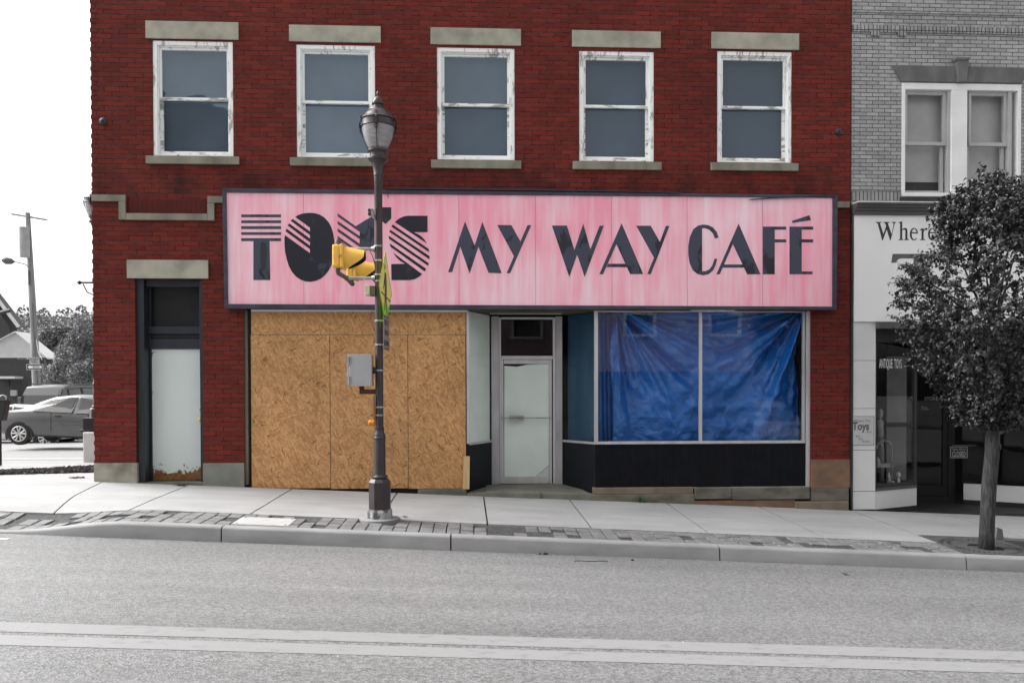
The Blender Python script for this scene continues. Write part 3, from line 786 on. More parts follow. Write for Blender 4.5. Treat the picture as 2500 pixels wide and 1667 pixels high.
# canted side panes
def cant(mb, xa, ya, xb, yb, z0, z1, t=.01):
    d = Vector((xb - xa, yb - ya, 0)).normalized(); nn = Vector((-d.y, d.x, 0)) * t
    p = [Vector((xa, ya, z0)), Vector((xb, yb, z0)), Vector((xb, yb, z1)), Vector((xa, ya, z1))]
    return mb.prism(p, nn)
for s_, (xa, xb) in ((1, (PL1, DJ0)), (-1, (PR0, DJ1))):
    part('canted_pane', cant(MB(), xa, .10, xb, .76, zs + .02, ZT, .006 * s_), 'glass_dusty', BB)
    mb = MB(); cant(mb, xa, .09, xb, .76, zs - .015, zs + .02, .03 * s_)
    part('canted_sill', mb, 'aluminium', BB)
    mb = MB(); cant(mb, xa, .11, xb, .76, -.1, zs - .016, .02 * s_)
    part('canted_bulkhead', mb, 'bulkhead_black', BB)
cant_x = PL1
part('paper_blind', cant(MB(), PL1 - .012, .108, DJ0 - .03, .775, zs + .01, ZT - .01, .004), 'paper', BB)
part('bulkhead_end', MB().box(PL0 - .01, PL1, .05, .12, .0, az(1140, 1085, .05)), 'bulkhead_black', BB)
# ribbed black bulkhead
mb = MB(); xa, xb = PR0, ax(1967, 1130, .04); n_ = 118; zt, zb_ = zs - .013, az(1700, 1188.5, .04); pts = []
for i in range(n_ * 4 + 1):
    ph = i % 4; pts.append((xa + (xb - xa) * i / (n_ * 4), .052 if ph in (0, 1) else .040))
k = len(mb.v)
mb.add([(x, y, zb_) for x, y in pts] + [(x, y, zt) for x, y in pts], [(i, i + 1, i + 1 + len(pts), i + len(pts)) for i in range(len(pts) - 1)])
mb.box(xa, xb, .055, .12, zb_, zt)
part('bulkhead', mb, 'bulkhead_black', BB)
part('flashing_strip', MB().box(xa + .1, xb, .028, .04, zb_ - .012, zb_ - .001), 'aluminium', BB)
# stone courses under the shopfront
mb = MB()
for q in ((1449, 1189.5, 1693, 1206), ): pbox(mb, *q, .0, .3)
part('plinth_stone', mb, 'tan_stone', BB, bevel=.01)
mb = MB(); pbox(mb, 1697, 1189.5, 1787.3, 1218, -.035, .3); part('plinth_stone', mb, 'dark_stone', BB, bevel=.012)
mb = MB(); pbox(mb, 1788.3, 1189.5, 1977.5, 1219, -.04, .3); part('plinth_stone', mb, 'dark_stone', BB, bevel=.012)
mb = MB(); pbox(mb, 1440, 1206.5, 1696, 1240, -.025, .3); part('plinth_stone', mb, 'dark_stone', BB, bevel=.01)
mb = MB(); pbox(mb, 1600, 1221, 1942, 1262, -.02, .3); part('plinth_stone', mb, 'sandstone', BB, bevel=.01)
mb = MB(); pbox(mb, 1020, 1194, 1139, 1216, -.02, .3); part('plinth_stone', mb, 'dark_stone', BB, bevel=.01)
part('under_gap', MB().box(SX0, ax(1139, 1190), .06, .3, -.3, .16), 'hole', BB)
# doorstep
mb = MB()
x0, x1 = ax(1140, 1200), ax(1452, 1200)
xi0, xi1 = DJ0 - .1, DJ1 + .1
zfr = .035; zbk = az(1285, 1181, .78)
mb.add([(x0, -.02, zfr), (x1 - .04, -.02, zfr - .03), (xi1, .9, zbk), (xi0, .9, zbk), (x0, -.02, -.3), (x1 - .04, -.02, -.3), (xi1, .9, -.3), (xi0, .9, -.3)],
       [(0, 1, 2, 3), (4, 5, 1, 0), (5, 6, 2, 1), (7, 4, 0, 3)])
part('doorstep', mb, 'step_stone', BB)
q0, q1 = ax(1187, 1200, 0), ax(1319, 1200, 0)
mb = MB(); mb.hexa([(q0, -.05, -.1), (q1, -.05, -.1), (q1, .68, -.1), (q0, .68, -.1), (q0, -.05, .05), (q1, -.05, .035), (q1, .68, zbk), (q0, .68, zbk + .005)])
part('step_slab', mb, 'step_stone', BB, bevel=.006)
# soffit, light fitting
part('soffit', MB().box(SX0 + .1, SX1 - .05, .12, .9, ZT + .004, ZT + .03), 'soffit', BB)
zl = az(1280, 764, .55)
part('soffit_light', MB().box(ax(1196, 764, .55), ax(1371, 764, .55), .52, .60, zl - .014, ZT + .004), 'fluoro', BB, bevel=.004)
# shop door and its frame
Y = .78
mb = MB()
pbox(mb, 1200, 772, 1219, 1182, Y, .10); pbox(mb, 1357, 772, 1373, 1182, Y, .10)
part('door_jamb', mb, 'aluminium_dull', BB, bevel=.003)
mb = MB(); Y2 = .80
pbox(mb, 1219.5, 775, 1223.5, 1181, Y2, .05); pbox(mb, 1350, 775, 1356.5, 1181, Y2, .05); pbox(mb, 1224, 774, 1349.5, 779.5, Y2, .05)
pbox(mb, 1224, 868.5, 1349.5, 877, Y2, .05)
part('shopdoor_frame', mb, 'aluminium', BB, bevel=.003)
mb = MB(); pbox(mb, 1223.5, 779.5, 1350, 868.5, Y2 + .03, .006); part('transom_pane', mb, 'glass_grey', BB)
sdr = MB(); Y3 = .81
pbox(sdr, 1224, 878, 1229.5, 1180, Y3, .045); pbox(sdr, 1341, 878, 1347.5, 1180, Y3, .045); pbox(sdr, 1230, 878, 1340.5, 888, Y3, .045); pbox(sdr, 1230, 1162.5, 1340.5, 1180, Y3, .045)
sdr = part('shop_door', sdr, 'aluminium', BB, bevel=.004)
mb = MB(); pbox(mb, 1229.5, 888, 1341, 1162.5, Y3 + .02, .006); part('pane', mb, 'glass_dusty', sdr)
mb = MB(); Yp = Y3 + .04
mb.px([(1231, 893), (1262, 895), (1290, 889.5), (1340, 887), (1340, 1135), (1308, 1162), (1231, 1162)], Yp, .002)
part('paper', mb, 'paper', sdr)
mb = MB(); mb.px([(1340, 1136), (1340, 1162), (1309, 1162)], Yp + .01, .002); part('paper', mb, 'white_tile', sdr)
mb = MB(); mb.tube([at(1226, 1020, Y3 - .05), at(1345, 1020, Y3 - .05)], .011, 10)
for uu in (1226, 1345): mb.tube([at(uu, 1020, Y3 - .05), at(uu, 1020, Y3 + .01)], .012, 8)
pbox(mb, 1243, 1014.5, 1280, 1019, Y3 - .075, .03); pbox(mb, 1243, 1021.5, 1279, 1026, Y3 - .07, .03)
part('handle', mb, 'galvanised', sdr, smooth=True)

# ---- weathered plank leaning on the end of the boards
mb = MB(); mb.px([(1132, 1113), (1147, 1113), (1146, 1193), (1130, 1193)], -.005, .03)
o = mb.build('wooden_plank', 'pine', None, bevel=.002); tag(o, 'short pale pine plank standing at the right foot of the strand board', 'plank')

# ---- blue tarpaulin behind the display glass
TX0, TX1 = ax(1494, 800, .3), ax(1955, 800, .3); TZ0, TZ1 = zs - .02, ZT - .01
def tarp(x, z):
    t = (x - TX0) / (TX1 - TX0); h = (z - TZ0) / (TZ1 - TZ0)
    d = .0
    for cx, cz, sgn, ph in ((1.0, 1.03, -1, .6), (.02, 1.03, 1, 2.2)):
        dx, dz = (cx - t) * 3.0, (cz - h) * 2.0
        r_ = math.hypot(dx, dz) + .05; a = math.atan2(dz, dx * (-sgn))
        fall = math.exp(-r_ * .62) * min(1, r_ * 2.5)
        d += fall * (.24 * math.sin(a * 11 + ph) + .09 * math.sin(a * 29 + ph * 3 + r_) + .05 * math.sin(a * 47))
    # catenary swags between the two corners
    for k, (lv, am, wd) in enumerate(((.80, .05, .05), (.62, .07, .06), (.42, .06, .07), (.25, .08, .05), (.12, .05, .05))):
        zc = lv + (t - .52) ** 2 * (1.1 - .1 * k) * 1.6 + .02 * math.sin(9 * t + k)
        d += am * math.exp(-((h - zc) / wd) ** 2) * (1 - abs(t - .5) * .9)
    p = Vector((x * 3, z * 3, 1))
    def rdg(q): return max(0, 1 - abs(mnoise.noise(q)) * 2.2) ** 4
    aL, aR = math.atan2(h - 1.03, t - .02), math.atan2(h - 1.03, 1.0 - t)
    d += .055 * rdg(Vector((aL * 3.2, (t + 1 - h) * .9, 2))) * (1 - t) + .07 * rdg(Vector((aR * 3.6, (1 - t + 1 - h) * .9, 7))) * t
    d += .012 * rdg(Vector((x * 2.2 + z, z * 3.4, 5))) + .008 * rdg(Vector((x * 5, z * 4.2 - x, 9)))
    d += .04 * mnoise.noise(p) + .03 * mnoise.noise(p * 3.1) + .014 * abs(mnoise.noise(p * 7)) 
    return .34 - d * .8
nx, nz = 300, 200
vs = [(TX0 + (TX1 - TX0) * i / nx + (.04 * math.sin(j / nz * 7) if i == 0 else 0), tarp(TX0 + (TX1 - TX0) * i / nx, TZ0 + (TZ1 - TZ0) * j / nz), TZ0 + (TZ1 - TZ0) * j / nz) for j in range(nz + 1) for i in range(nx + 1)]
mb = MB().add(vs, [(j * (nx + 1) + i, j * (nx + 1) + i + 1, (j + 1) * (nx + 1) + i + 1, (j + 1) * (nx + 1) + i) for j in range(nz) for i in range(nx)])
o = mb.build('tarpaulin', 'tarp', None, smooth=True, ang=180); tag(o, 'creased blue tarpaulin hung by its corners behind the shop window', 'tarpaulin')
# second, darker sheet hanging behind at the left end and along the canted pane
def fold(xa, ya, xb, yb_, z0, z1, amp, fr, ph):
    n1, n2 = 60, 24; vs = []
    d = Vector((xb - xa, yb_ - ya, 0)); nn = Vector((-d.y, d.x, 0)).normalized()
    for j in range(n2 + 1):
        for i in range(n1 + 1):
            t = i / n1; h = j / n2
            p = Vector((xa, ya, 0)) + d * t + nn * amp * (math.sin(t * fr + ph + h * 1.3) + .5 * math.sin(t * fr * 2.3 + h * 2))
            vs.append((p.x, p.y, z0 + (z1 - z0) * h))
    return MB().add(vs, [(j * (n1 + 1) + i, j * (n1 + 1) + i + 1, (j + 1) * (n1 + 1) + i + 1, (j + 1) * (n1 + 1) + i) for j in range(n2) for i in range(n1)])
mb = fold(PR1 + .02, .45, TX0 + .5, .5, TZ0, TZ1, .03, 22, 0); 
o = mb.build('tarpaulin', 'tarp', None, smooth=True, ang=180); tag(o, 'darker blue tarpaulin hanging at the left end behind the creased one', 'tarpaulin')
o = fold(PR0 + .06, .20, DJ1 + .10, .80, TZ0, TZ1, .008, 6, 1).build('tarpaulin', 'tarp_dull', None, smooth=True, ang=180); tag(o, 'dull blue tarpaulin behind the canted pane right of the glazed shop door', 'tarpaulin')
# ================================================================== the shop sign
SG = thing('shop_sign', (1.0, -.14, 3.7), 'long weathered pink shop sign reading TOM\'S MY WAY CAFE in worn black letters', 'sign')
mb = MB(); mb.prism([at(u, v, -.118) for u, v in ((545, 462), (2042, 478), (2039, 756), (551, 753))], (0, .115, 0)); part('box', mb, 'sign_frame', SG)
mb = MB()
O_ = [(544, 461), (2043, 477.5), (2040, 757), (550, 754)]; I_ = [(553.6, 471), (2031.5, 483.8), (2030.5, 749), (558, 742.5)]
for i in range(4):
    j = (i + 1) % 4
    mb.px([O_[i], O_[j], I_[j], I_[i]], -.118, .034)
part('frame', mb, 'sign_frame', SG, bevel=.004)
mb = MB(); mb.px([(552, 469.5), (2033, 482), (2032, 750.5), (556, 744)], -.1185, .008); part('panel', mb, 'pink_panel', SG)
mb = MB()
for u in (741, 930, 1120, 1307, 1493, 1677, 1861):
    vt = 471 + (u - 553) * .0088 + .4; vb = 742.5 + (u - 558) * .0044
    mb.px([(u - .35, vt), (u + .35, vt), (u + 1.3, vb), (u + .6, vb)], -.1267, .002)
part('panel_joints', mb, 'joint_pink', SG)
mb = MB()
mb.px([(1827, 487.3), (1900, 480.5), (2035, 476), (2043, 479), (1905, 484), (1835, 489)], -.153, .012)
mb.px([(944, 463.5), (1300, 467), (1560, 471), (1660, 474), (1660, 471.5), (1300, 463.5), (944, 461.5)], -.12, .05)
mb.px([(944, 464), (946, 464), (949, 484), (947.5, 484)], -.155, .003)
part('loose_trim', mb, 'black_paint', SG)
mb = MB(); mb.px([(1685, 757), (1793, 756.5), (1795, 761), (1686, 760)], -.10, .03); part('torn_edge', mb, 'galvanised', SG)
YL = -.1268
def A_(x, y): return 580 + x / 7.838, 500 + y / 7.838
def B_(x, y): return 820 + x / 7.842, 500 + y / 7.842
def C_(x, y): return 1060 + x / 2.352, 460 + y / 2.352
def letter_part(polys, mat, cv):
    mb = MB()
    for p in polys: mb.px([cv(*q) for q in p], YL, .003)
    return part('letter', mb, mat, SG)
letter_part([[(70, a), (832, a), (832, b_), (70, b_)] for a, b_ in ((188, 240), (300, 352), (410, 466), (525, 578), (640, 696))] + [[(303, 695), (612, 695), (625, 1440), (303, 1440)]], 'letter_slate', A_)
mb = MB(); mb.px([A_(*q) for q in [(440, 735), (500, 705), (540, 735), (556, 830), (568, 920), (552, 1050), (548, 1200), (520, 1250), (450, 1275), (436, 1100), (432, 900)]], YL - .0031, .001); part('letter_patch', mb, 'black_paint', SG)
letter_part([[(1105, 235), (1160, 200), (1250, 168), (1376, 155), (1480, 163), (1570, 190), (1660, 245), (1740, 330), (1795, 430), (1832, 560), (1852, 680), (1856, 800), (1850, 920), (1832, 1040), (1800, 1150), (1740, 1265), (1670, 1350), (1590, 1415), (1500, 1455), (1400, 1475), (1300, 1467), (1210, 1435), (1120, 1375), (1045, 1290), (985, 1180), (940, 1040), (910, 900), (898, 760), (898, 660), (905, 580), (1385, 925), (1385, 440)],
              [(1055, 272), (1386, 512), (1386, 580), (1015, 308)], [(990, 358), (1386, 648), (1386, 722), (958, 398)], [(940, 460), (1386, 782), (1386, 852), (917, 508)]], 'letter_black', A_)
letter_part([[(33, 165), (380, 412), (560, 300), (735, 200), (735, 850), (545, 850), (545, 1420), (455, 1420), (455, 520), (33, 225)],
              [(33, 312), (456, 600), (456, 660), (33, 370)], [(33, 452), (456, 745), (456, 810), (33, 512)], [(33, 598), (456, 895), (456, 955), (33, 655)]], 'letter_slate', B_)
letter_part([[(870, 50), (1060, 50), (1060, 265), (950, 370), (870, 300)]], 'letter_black', B_)
letter_part([[(1130, 335), (1170, 295), (1230, 255), (1300, 226), (1370, 212), (1755, 212), (1755, 525), (1490, 525), (1600, 578), (1650, 620), (1700, 675), (1740, 740)],
              [(1090, 380), (1775, 845), (1790, 912), (1060, 418)], [(1040, 480), (1795, 985), (1792, 1047), (1022, 518)],
              [(1012, 592), (1780, 1120), (1765, 1168), (1015, 652)], [(1028, 738), (1728, 1225), (1700, 1278), (1045, 805)],
              [(1098, 918), (1650, 1325), (1600, 1375), (1510, 1425), (1420, 1443), (1065, 1443), (1060, 1135), (1325, 1130), (1235, 1080), (1160, 1010)]], 'letter_black', B_)
for polys in (
    [[(80, 481), (177, 190), (232, 328), (277, 193), (388, 487), (312, 485), (254, 335), (204, 490), (150, 335), (103, 481)]],
    [[(362, 211), (443, 211), (495, 305), (536, 211), (557, 212), (436, 487), (416, 487), (458, 390)]],
    [[(676, 214), (762, 214), (805, 355), (856, 203), (897, 350), (950, 215), (974, 215), (864, 509), (821, 380), (776, 509)]],
    [[(948, 493), (1076, 201), (1046, 320), (970, 493)], [(1076, 201), (1200, 492), (1125, 492), (1046, 320)], [(998, 433), (1099, 433), (1107, 452), (990, 452)]],
    [[(1160, 215), (1243, 215), (1296, 308), (1330, 216), (1351, 216), (1244, 492), (1223, 492), (1262, 398)]],
    [[(1633, 283), (1622, 250), (1600, 224), (1572, 211), (1545, 208), (1515, 214), (1488, 235), (1468, 280), (1459, 330), (1459, 380), (1467, 430), (1485, 470), (1512, 492), (1545, 499), (1577, 492), (1602, 470), (1617, 438), (1625, 404), (1609, 405), (1598, 440), (1580, 465), (1558, 475), (1538, 476), (1538, 229), (1556, 229), (1580, 238), (1600, 258), (1612, 288)]],
    [[(1620, 493), (1748, 203), (1715, 320), (1640, 493)], [(1748, 203), (1873, 493), (1797, 493), (1715, 320)], [(1664, 437), (1770, 437), (1778, 455), (1656, 455)]],
    [[(1887, 220), (2021, 220), (2021, 237), (1955, 237), (1955, 293), (2021, 293), (2021, 310), (1955, 310), (1955, 493), (1887, 493)]],
    [[(2040, 220), (2176, 220), (2176, 237), (2110, 237), (2110, 293), (2176, 293), (2176, 310), (2110, 310), (2110, 477), (2172, 477), (2172, 493), (2040, 493)], [(2055, 187), (2155, 154), (2163, 183), (2056, 199)]]):
    letter_part(polys, 'letter_slate', C_)

# ================================================================== street lamp
LY = LAMP.y; PXM = (LY + 12.2) / F
def lamp_z(v): return az(928, v, LY)
def prof(lst): return [(r_ * PXM, lamp_z(v) - LAMP.z) for v, r_ in lst]
def street_lamp(loc, label, dz=0.0):
    t = thing('street_lamp', loc, label, 'street lamp', 'ornamental street lamps')
    L = loc
    if dz == 0:
        part('footing', MB().lathe([(.25, -.06), (.25, .018), (.235, .026), (.02, .026)], L, 40), 'kerb_concrete', t, smooth=True)
    b8 = dict(seg=8, rot=PI / 8)
    part('foot', MB().lathe([(.158, .02), (.158, prof([(1248, 1)])[0][1]), (.142, prof([(1241, 1)])[0][1])], L, **b8), 'lamp_foot', t)
    part('base', MB().lathe([(.140, prof([(1241, 1)])[0][1]), (.140, prof([(1176, 1)])[0][1]), (.11, prof([(1168, 1)])[0][1]), (.05, prof([(1166, 1)])[0][1])], L, **b8), 'lamp_paint', t, bevel=.004)
    part('shaft', MB().lathe(prof([(1167, 14.5), (1165.5, 19), (1162, 19.5), (1159, 16.5), (1158, 14.4), (1071, 13.9), (1070, 15.3), (1066.5, 15.3), (1065, 14.2), (1062, 14.6), (1056, 11.2), (1048, 10.8), (1047, 11.6), (1043, 11.6), (1042, 9.6), (560, 9.5), (452, 9.7), (451, 10.2), (431, 10.4), (430, 11.6), (427, 11.8), (425, 11), (406, 13.8), (396, 17.5), (393, 22), (390, 24.2), (387, 24), (384, 20.5), (377, 19.5), (374, 21), (371, 25), (367, 25), (365, 20)]), L, 32), 'lamp_paint', t, smooth=True, ang=40)
    gl = part('globe', MB().lathe(prof([(366, 20), (364, 22.5), (358, 25.5), (350, 29), (342, 32.5), (328, 36.3), (315, 38.3), (312, 38.6)]), L, 40), 'globe', t, smooth=True)
    part('cap', MB().lathe(prof([(312, 39), (311, 40), (309, 39.6), (297, 39), (295.5, 41), (293, 41), (291, 38.5), (285, 35), (279, 30), (274, 25), (271.5, 22), (269.5, 21), (268, 12.3), (258.5, 11.3), (256, 14.5), (252.5, 14.8), (249, 13.8), (244, 12), (239, 8), (237.5, 3), (235, 2), (232, 3.4), (227, 3.2), (222.5, .6)]), L, 40), 'lamp_paint', t, smooth=True, ang=30)
    mb = MB()
    for v, r_ in ((294.5, 41), (311.5, 40.2)):
        z = lamp_z(v) - LAMP.z; n_ = 40
        mb.tube([(L[0] + r_ * PXM * math.cos(2 * PI * k / n_), L[1] + r_ * PXM * math.sin(2 * PI * k / n_), L[2] + z) for k in range(n_ + 1)], .0045, 6)
    for k in range(4):
        a = PI / 2 * k - PI / 2 + .02; d = Vector((math.cos(a), math.sin(a), 0))
        pth = prof([(282, 38), (294, 42.5), (305, 43.5), (316, 42), (328, 39), (342, 35), (356, 28.5), (366, 24.5)])
        mb.tube([Vector(L) + d * r_ + Vector((0, 0, z)) for r_, z in pth], [.004, .007, .009, .009, .007, .005, .005, .006], 6)
        s_ = Vector((-d.y, d.x, 0))
        for v, rr_, w_ in ((308, 44, 6.2), (320, 42.5, 4.5), (287, 41, 3)):
            z = lamp_z(v) - LAMP.z; c = Vector(L) + d * (rr_ * PXM) + Vector((0, 0, z))
            mb.tube([c + s_ * math.cos(2 * PI * q / 12) * w_ * PXM + Vector((0, 0, 1)) * math.sin(2 * PI * q / 12) * w_ * PXM * 1.25 for q in range(13)], .0055, 5)
    part('lantern_bracket', mb, 'lamp_dark', t, smooth=True)
    return t
street_lamp(LAMP, 'brown ornamental street lamp at the kerb in front of the boarded window')
L2 = at(237, 1053, 5.2)
z2 = lotz(L2.x, 5.2)
PZ = az(230, 1053, 5.2)
l2 = street_lamp(Vector((L2.x, 5.2, PZ)), 'ornamental street lamp half hidden behind the left corner of the red brick building', 1)
o = MB().box(ax(201.5, 1090, 4.9), ax(201.5, 1090, 4.9) + .60, 4.9, 5.5, z2 - .1, PZ).build('pedestal', 'pedestal', l2, bevel=.03)
mb = MB(); za = az(205, 690, 5.2)
mb.tube([(L2.x, 5.2, za), (ax(194, 690, 5.2), 5.2, za)], .02, 8).lathe([(.005, -.045), (.04, -.02), (.045, 0), (.04, .02), (.005, .045)], (ax(194, 690, 5.2), 5.2, za), 12)
mb.tube([(L2.x - .05, 5.2, za - .26), (L2.x - .18, 5.2, za - .2), (L2.x - .26, 5.2, za - .03)], .012, 6)
part('banner_arm', mb, 'lamp_dark', l2, smooth=True)
mb = MB().box(L2.x - .22, L2.x + .2, 5.02, 5.3, PZ, PZ + .30).box(L2.x - .28, L2.x - .02, 5.0, 5.3, PZ + .0, PZ + .05)
part('base_box', mb, 'lamp_dark', l2, bevel=.02)

def band(mb, v, r_=9.6):
    z = lamp_z(v); r0 = r_ * PXM
    mb.lathe([(r0, -.010), (r0 + .004, -.010), (r0 + .004, .010), (r0, .010)], (LAMP.x, LAMP.y, z), 24)
    mb.box(LAMP.x - r0 - .012, LAMP.x - r0 + .004, LAMP.y - .02, LAMP.y + .01, z - .014, z + .014)
# ---- signal heads
def signal(loc, label):
    t = thing('traffic_signal', loc, label, 'traffic signal', 'yellow signal heads on the street lamp')
    x, y, z = loc
    hd = MB(); s_ = .132
    hd.box(x - .10, x - .012, y - s_, y + s_, z - s_, z + s_)
    part('housing', hd, 'signal_yellow', t, bevel=.022)
    part('door', MB().box(x - .012, x + .03, y - s_ - .006, y + s_ + .006, z - s_ - .004, z + s_ + .004), 'signal_yellow', t, bevel=.012)
    part('latch', MB().box(x - .025, x + .005, y - s_ - .022, y - s_ - .006, z - .012, z + .012).tube([(x - .01, y - s_ - .03, z), (x - .01, y - s_, z)], .008, 8), 'galvanised', t)
    n1, n2 = 40, 8
    for rr_, mt_, nm in ((.122, 'signal_yellow', 'visor'), (.118, 'signal_black', 'visor_lining')):
        vs = []
        for i in range(n1 + 1):
            th = -PI + 2 * PI * i / n1; a = abs(th) / PI
            Ln = .235 if a < .40 else .235 - .19 * sst(.40, .92, a)
            for j in range(n2 + 1):
                f_ = j / n2; q = rr_ * (1 - .10 * f_)
                vs.append((x + .03 + Ln * f_, y + math.sin(th) * q, z + math.cos(th) * q - .03 * f_))
        k = n2 + 1
        part(nm, MB().add(vs, [(i * k + j, i * k + j + 1, (i + 1) * k + j + 1, (i + 1) * k + j) for i in range(n1) for j in range(n2)]), mt_, t, smooth=True, ang=180)
    part('lens', MB().lathe([(.112, .032), (.10, .034), (.06, .045), (.01, .05)], (x, y, z), 24, axis='x'), 'signal_black', t, smooth=True)
    return t
s1 = at(836, 628, -2.70); s2 = at(868, 656.5, -1.80)
S1 = signal((s1.x, -2.70, s1.z), 'nearer yellow signal head with a tunnel visor left of the lamp post')
S2 = signal((s2.x, -1.80, s2.z - .01), 'yellow signal head behind the nearer one, left of the lamp post')
zt_, zl_ = az(880, 608, LY), az(880, 679, LY); xe = ax(846, 640, LY)
BR = thing('signal_bracket', (LAMP.x, LY, zl_), 'grey pipe bracket clamped to the lamp post carrying two yellow signal heads', 'bracket')
mb = MB()
for z in (zt_, zl_):
    part('pipe', MB().tube([(LAMP.x - .04, LY, z), (xe, LY, z)], .0215, 12), 'galvanised', BR, smooth=True)
mb = MB(); sx_ = s1.x - .055
mb.tube([(xe + .02, LY, zl_), (xe - .02, LY, zl_)], .032, 12)
for (sx, sy, sz) in ((s1.x - .055, -2.70, s1.z - .13), (s2.x - .055, -1.80, s2.z - .14)):
    mb.tube([(xe, LY, zl_), (sx, sy + (.05 if sy < LY else -.05), zl_), (sx, sy, zl_ + .02), (sx, sy, sz)], [.027, .027, .029, .027], 10)
    mb.tube([(xe, LY, zt_), (sx, sy + (.05 if sy < LY else -.05), zt_ + .015), (sx, sy, zt_ + .02)], .022, 10)
    mb.lathe([(.04, -.05), (.034, -.02), (.03, .02), (.018, .034), (.003, .038)], (sx, sy, zt_ + .0), 16)
e1 = Vector((s2.x - .055, -1.80, zl_))
mb.tube([e1, e1 + Vector((-.0, .10, 0))], .03, 10)
part('elbow', mb, 'cornice_grey', BR, smooth=True)
mb = MB()
for z in (zt_, zl_): mb.tube([(LAMP.x - .045, LY, z), (LAMP.x - .09, LY, z)], [.045, .028], 12)
for v in (601.5, 636.5, 671, 686.5): band(mb, v)
part('clamp', mb, 'galvanised', BR, smooth=True)
mb = MB(); mb.tube([at(u, v, LY - .03) for u, v in ((903, 613), (909, 624), (914, 640), (917, 658), (916, 668), (912, 676), (911, 684), (916, 690))], .005, 6)
part('cable', mb, 'lamp_dark', BR, smooth=True)
# sensor unit high on the pole
mb = MB(); c = at(908, 522, LY - .02)
mb.box(c.x - .045, c.x + .05, c.y - .04, c.y + .04, c.z - .03, c.z + .062)
mb.prism([(c.x - .02, c.y - .04, c.z - .03), (c.x + .05, c.y - .04, c.z - .03), (c.x + .05, c.y - .04, c.z - .075)], (0, .08, 0))
SN = mb.build('sensor_unit', 'galvanised', None, bevel=.012); tag(SN, 'small pale grey cast fitting with two round ports high on the lamp post', 'fitting')
ORG[SN] = Vector((0, 0, 0))
mb = MB()
for dz_ in (.032, -.012): mb.lathe([(.02, -.0), (.02, -.012), (.012, -.014)], (c.x - .025, c.y - .04, c.z + dz_), 14, axis='y')
part('port', mb, 'ink', SN); mb = MB(); mb.tube([(c.x + .0, c.y - .045, c.z + .05), (c.x + .03, c.y - .06, c.z + .01), (c.x + .045, c.y - .04, c.z - .07), (c.x + .06, c.y, c.z - .09)], .004, 6); part('cable', mb, 'ink', SN)
# junction box
c = at(904, 710, LY)
JB = MB().box(ax(904, 710, LY), LAMP.x - .04, LY - .055, LY + .055, az(904, 723, LY), az(904, 699, LY)).build('junction_box', 'cornice_grey', None, bevel=.006)
tag(JB, 'small grey junction box on the lamp post just under the signal bracket', 'junction box')
part('lid', MB().box(ax(892, 710, LY), ax(904, 710, LY), LY - .062, LY + .062, az(904, 722, LY), az(904, 697, LY)), 'pedestal', JB, bevel=.008)
# ---- crossing sign, nearly edge-on
n_ = at(924.5, 696, -2.80); f_ = at(956, 718, -1.93); cz = (n_.z + f_.z) / 2
n_.z = f_.z = cz; tv = (f_ - n_).normalized(); ctr = (n_ + f_) / 2; hh = .475; nrm = Vector((tv.y, -tv.x, 0))
hw = (f_ - n_).length / 2
CS = thing('crossing_sign', ctr, 'yellow green diamond pedestrian crossing sign turned almost edge on beside the lamp post', 'sign')
zcut = az(940, 743, -2.36) - cz
def sp(a, h, o=0.0): return ctr + tv * a + Vector((0, 0, h)) + nrm * o
kx = hw * (1 - abs(zcut) / hh)
mb = MB().prism([sp(0, hh), sp(hw, 0), sp(kx, zcut), sp(-kx, zcut), sp(-hw, 0)], nrm * .003); part('plate', mb, 'sign_lime', CS)
mb = MB().prism([sp(kx, zcut), sp(0, -hh), sp(-kx, zcut)], nrm * .003); part('plate_foot', mb, 'sign_green', CS)
mb = MB(); e = .985; w_ = .012
for a, b_ in (((0, hh), (hw, 0)), ((hw, 0), (0, -hh)), ((0, -hh), (-hw, 0)), ((-hw, 0), (0, hh))):
    mb.prism([sp(a[0] * e, a[1] * e, .0032), sp(b_[0] * e, b_[1] * e, .0032), sp(b_[0] * (e - .03), b_[1] * (e - .03), .0032), sp(a[0] * (e - .03), a[1] * (e - .03), .0032)], nrm * .001)
part('border', mb, 'ink_brown', CS)
mb = MB()
def figp(pts): mb.prism([sp(a, h, .0035) for a, h in pts], nrm * .001)
figp([(-.035 + .03 * math.cos(q * PI / 6) - .01, .27 + .037 * math.sin(q * PI / 6)) for q in range(12)])
figp([(-.06, .21), (.03, .21), (.06, .12), (.075, -.02), (.05, -.08), (.10, -.30), (.06, -.31), (.0, -.10), (-.05, -.26), (-.10, -.25), (-.06, -.05), (-.05, .08), (-.13, -.02), (-.155, .01), (-.09, .14)])
figp([(-.30, -.07), (-.29, -.05), (.33, -.10), (.33, -.12)])
figp([(-.13, -.335), (-.12, -.315), (.14, -.335), (.14, -.355)])
part('pedestrian_symbol', mb, 'ink_brown', CS)
pt_, pb_ = az(943, 771, -2.36) - cz, az(940, 855, -2.36) - cz; pw = .20
PQ = thing('crossing_plaque', ctr + Vector((0, 0, pt_)), 'grey rectangular plaque lettered YIELD TO PEDS IN CROSSWALK under the yellow diamond sign', 'sign')
mb = MB().prism([sp(-pw, pb_ + .02, .008), sp(-pw + .02, pb_, .008), sp(pw - .02, pb_, .008), sp(pw, pb_ + .02, .008), sp(pw, pt_, .008), sp(-pw, pt_, .008)], nrm * .003); part('plate', mb, 'plaque', PQ)
mb = MB()
for i, s_ in enumerate(('YIELD TO', 'PEDS IN', 'CROSSWALK')):
    text_mb(mb, s_, .085, sp(0, pt_ - .115 - .125 * i, .0125), tv, (0, 0, 1), 'CENTER', sx=.82 if i < 2 else .66, bold=.003)
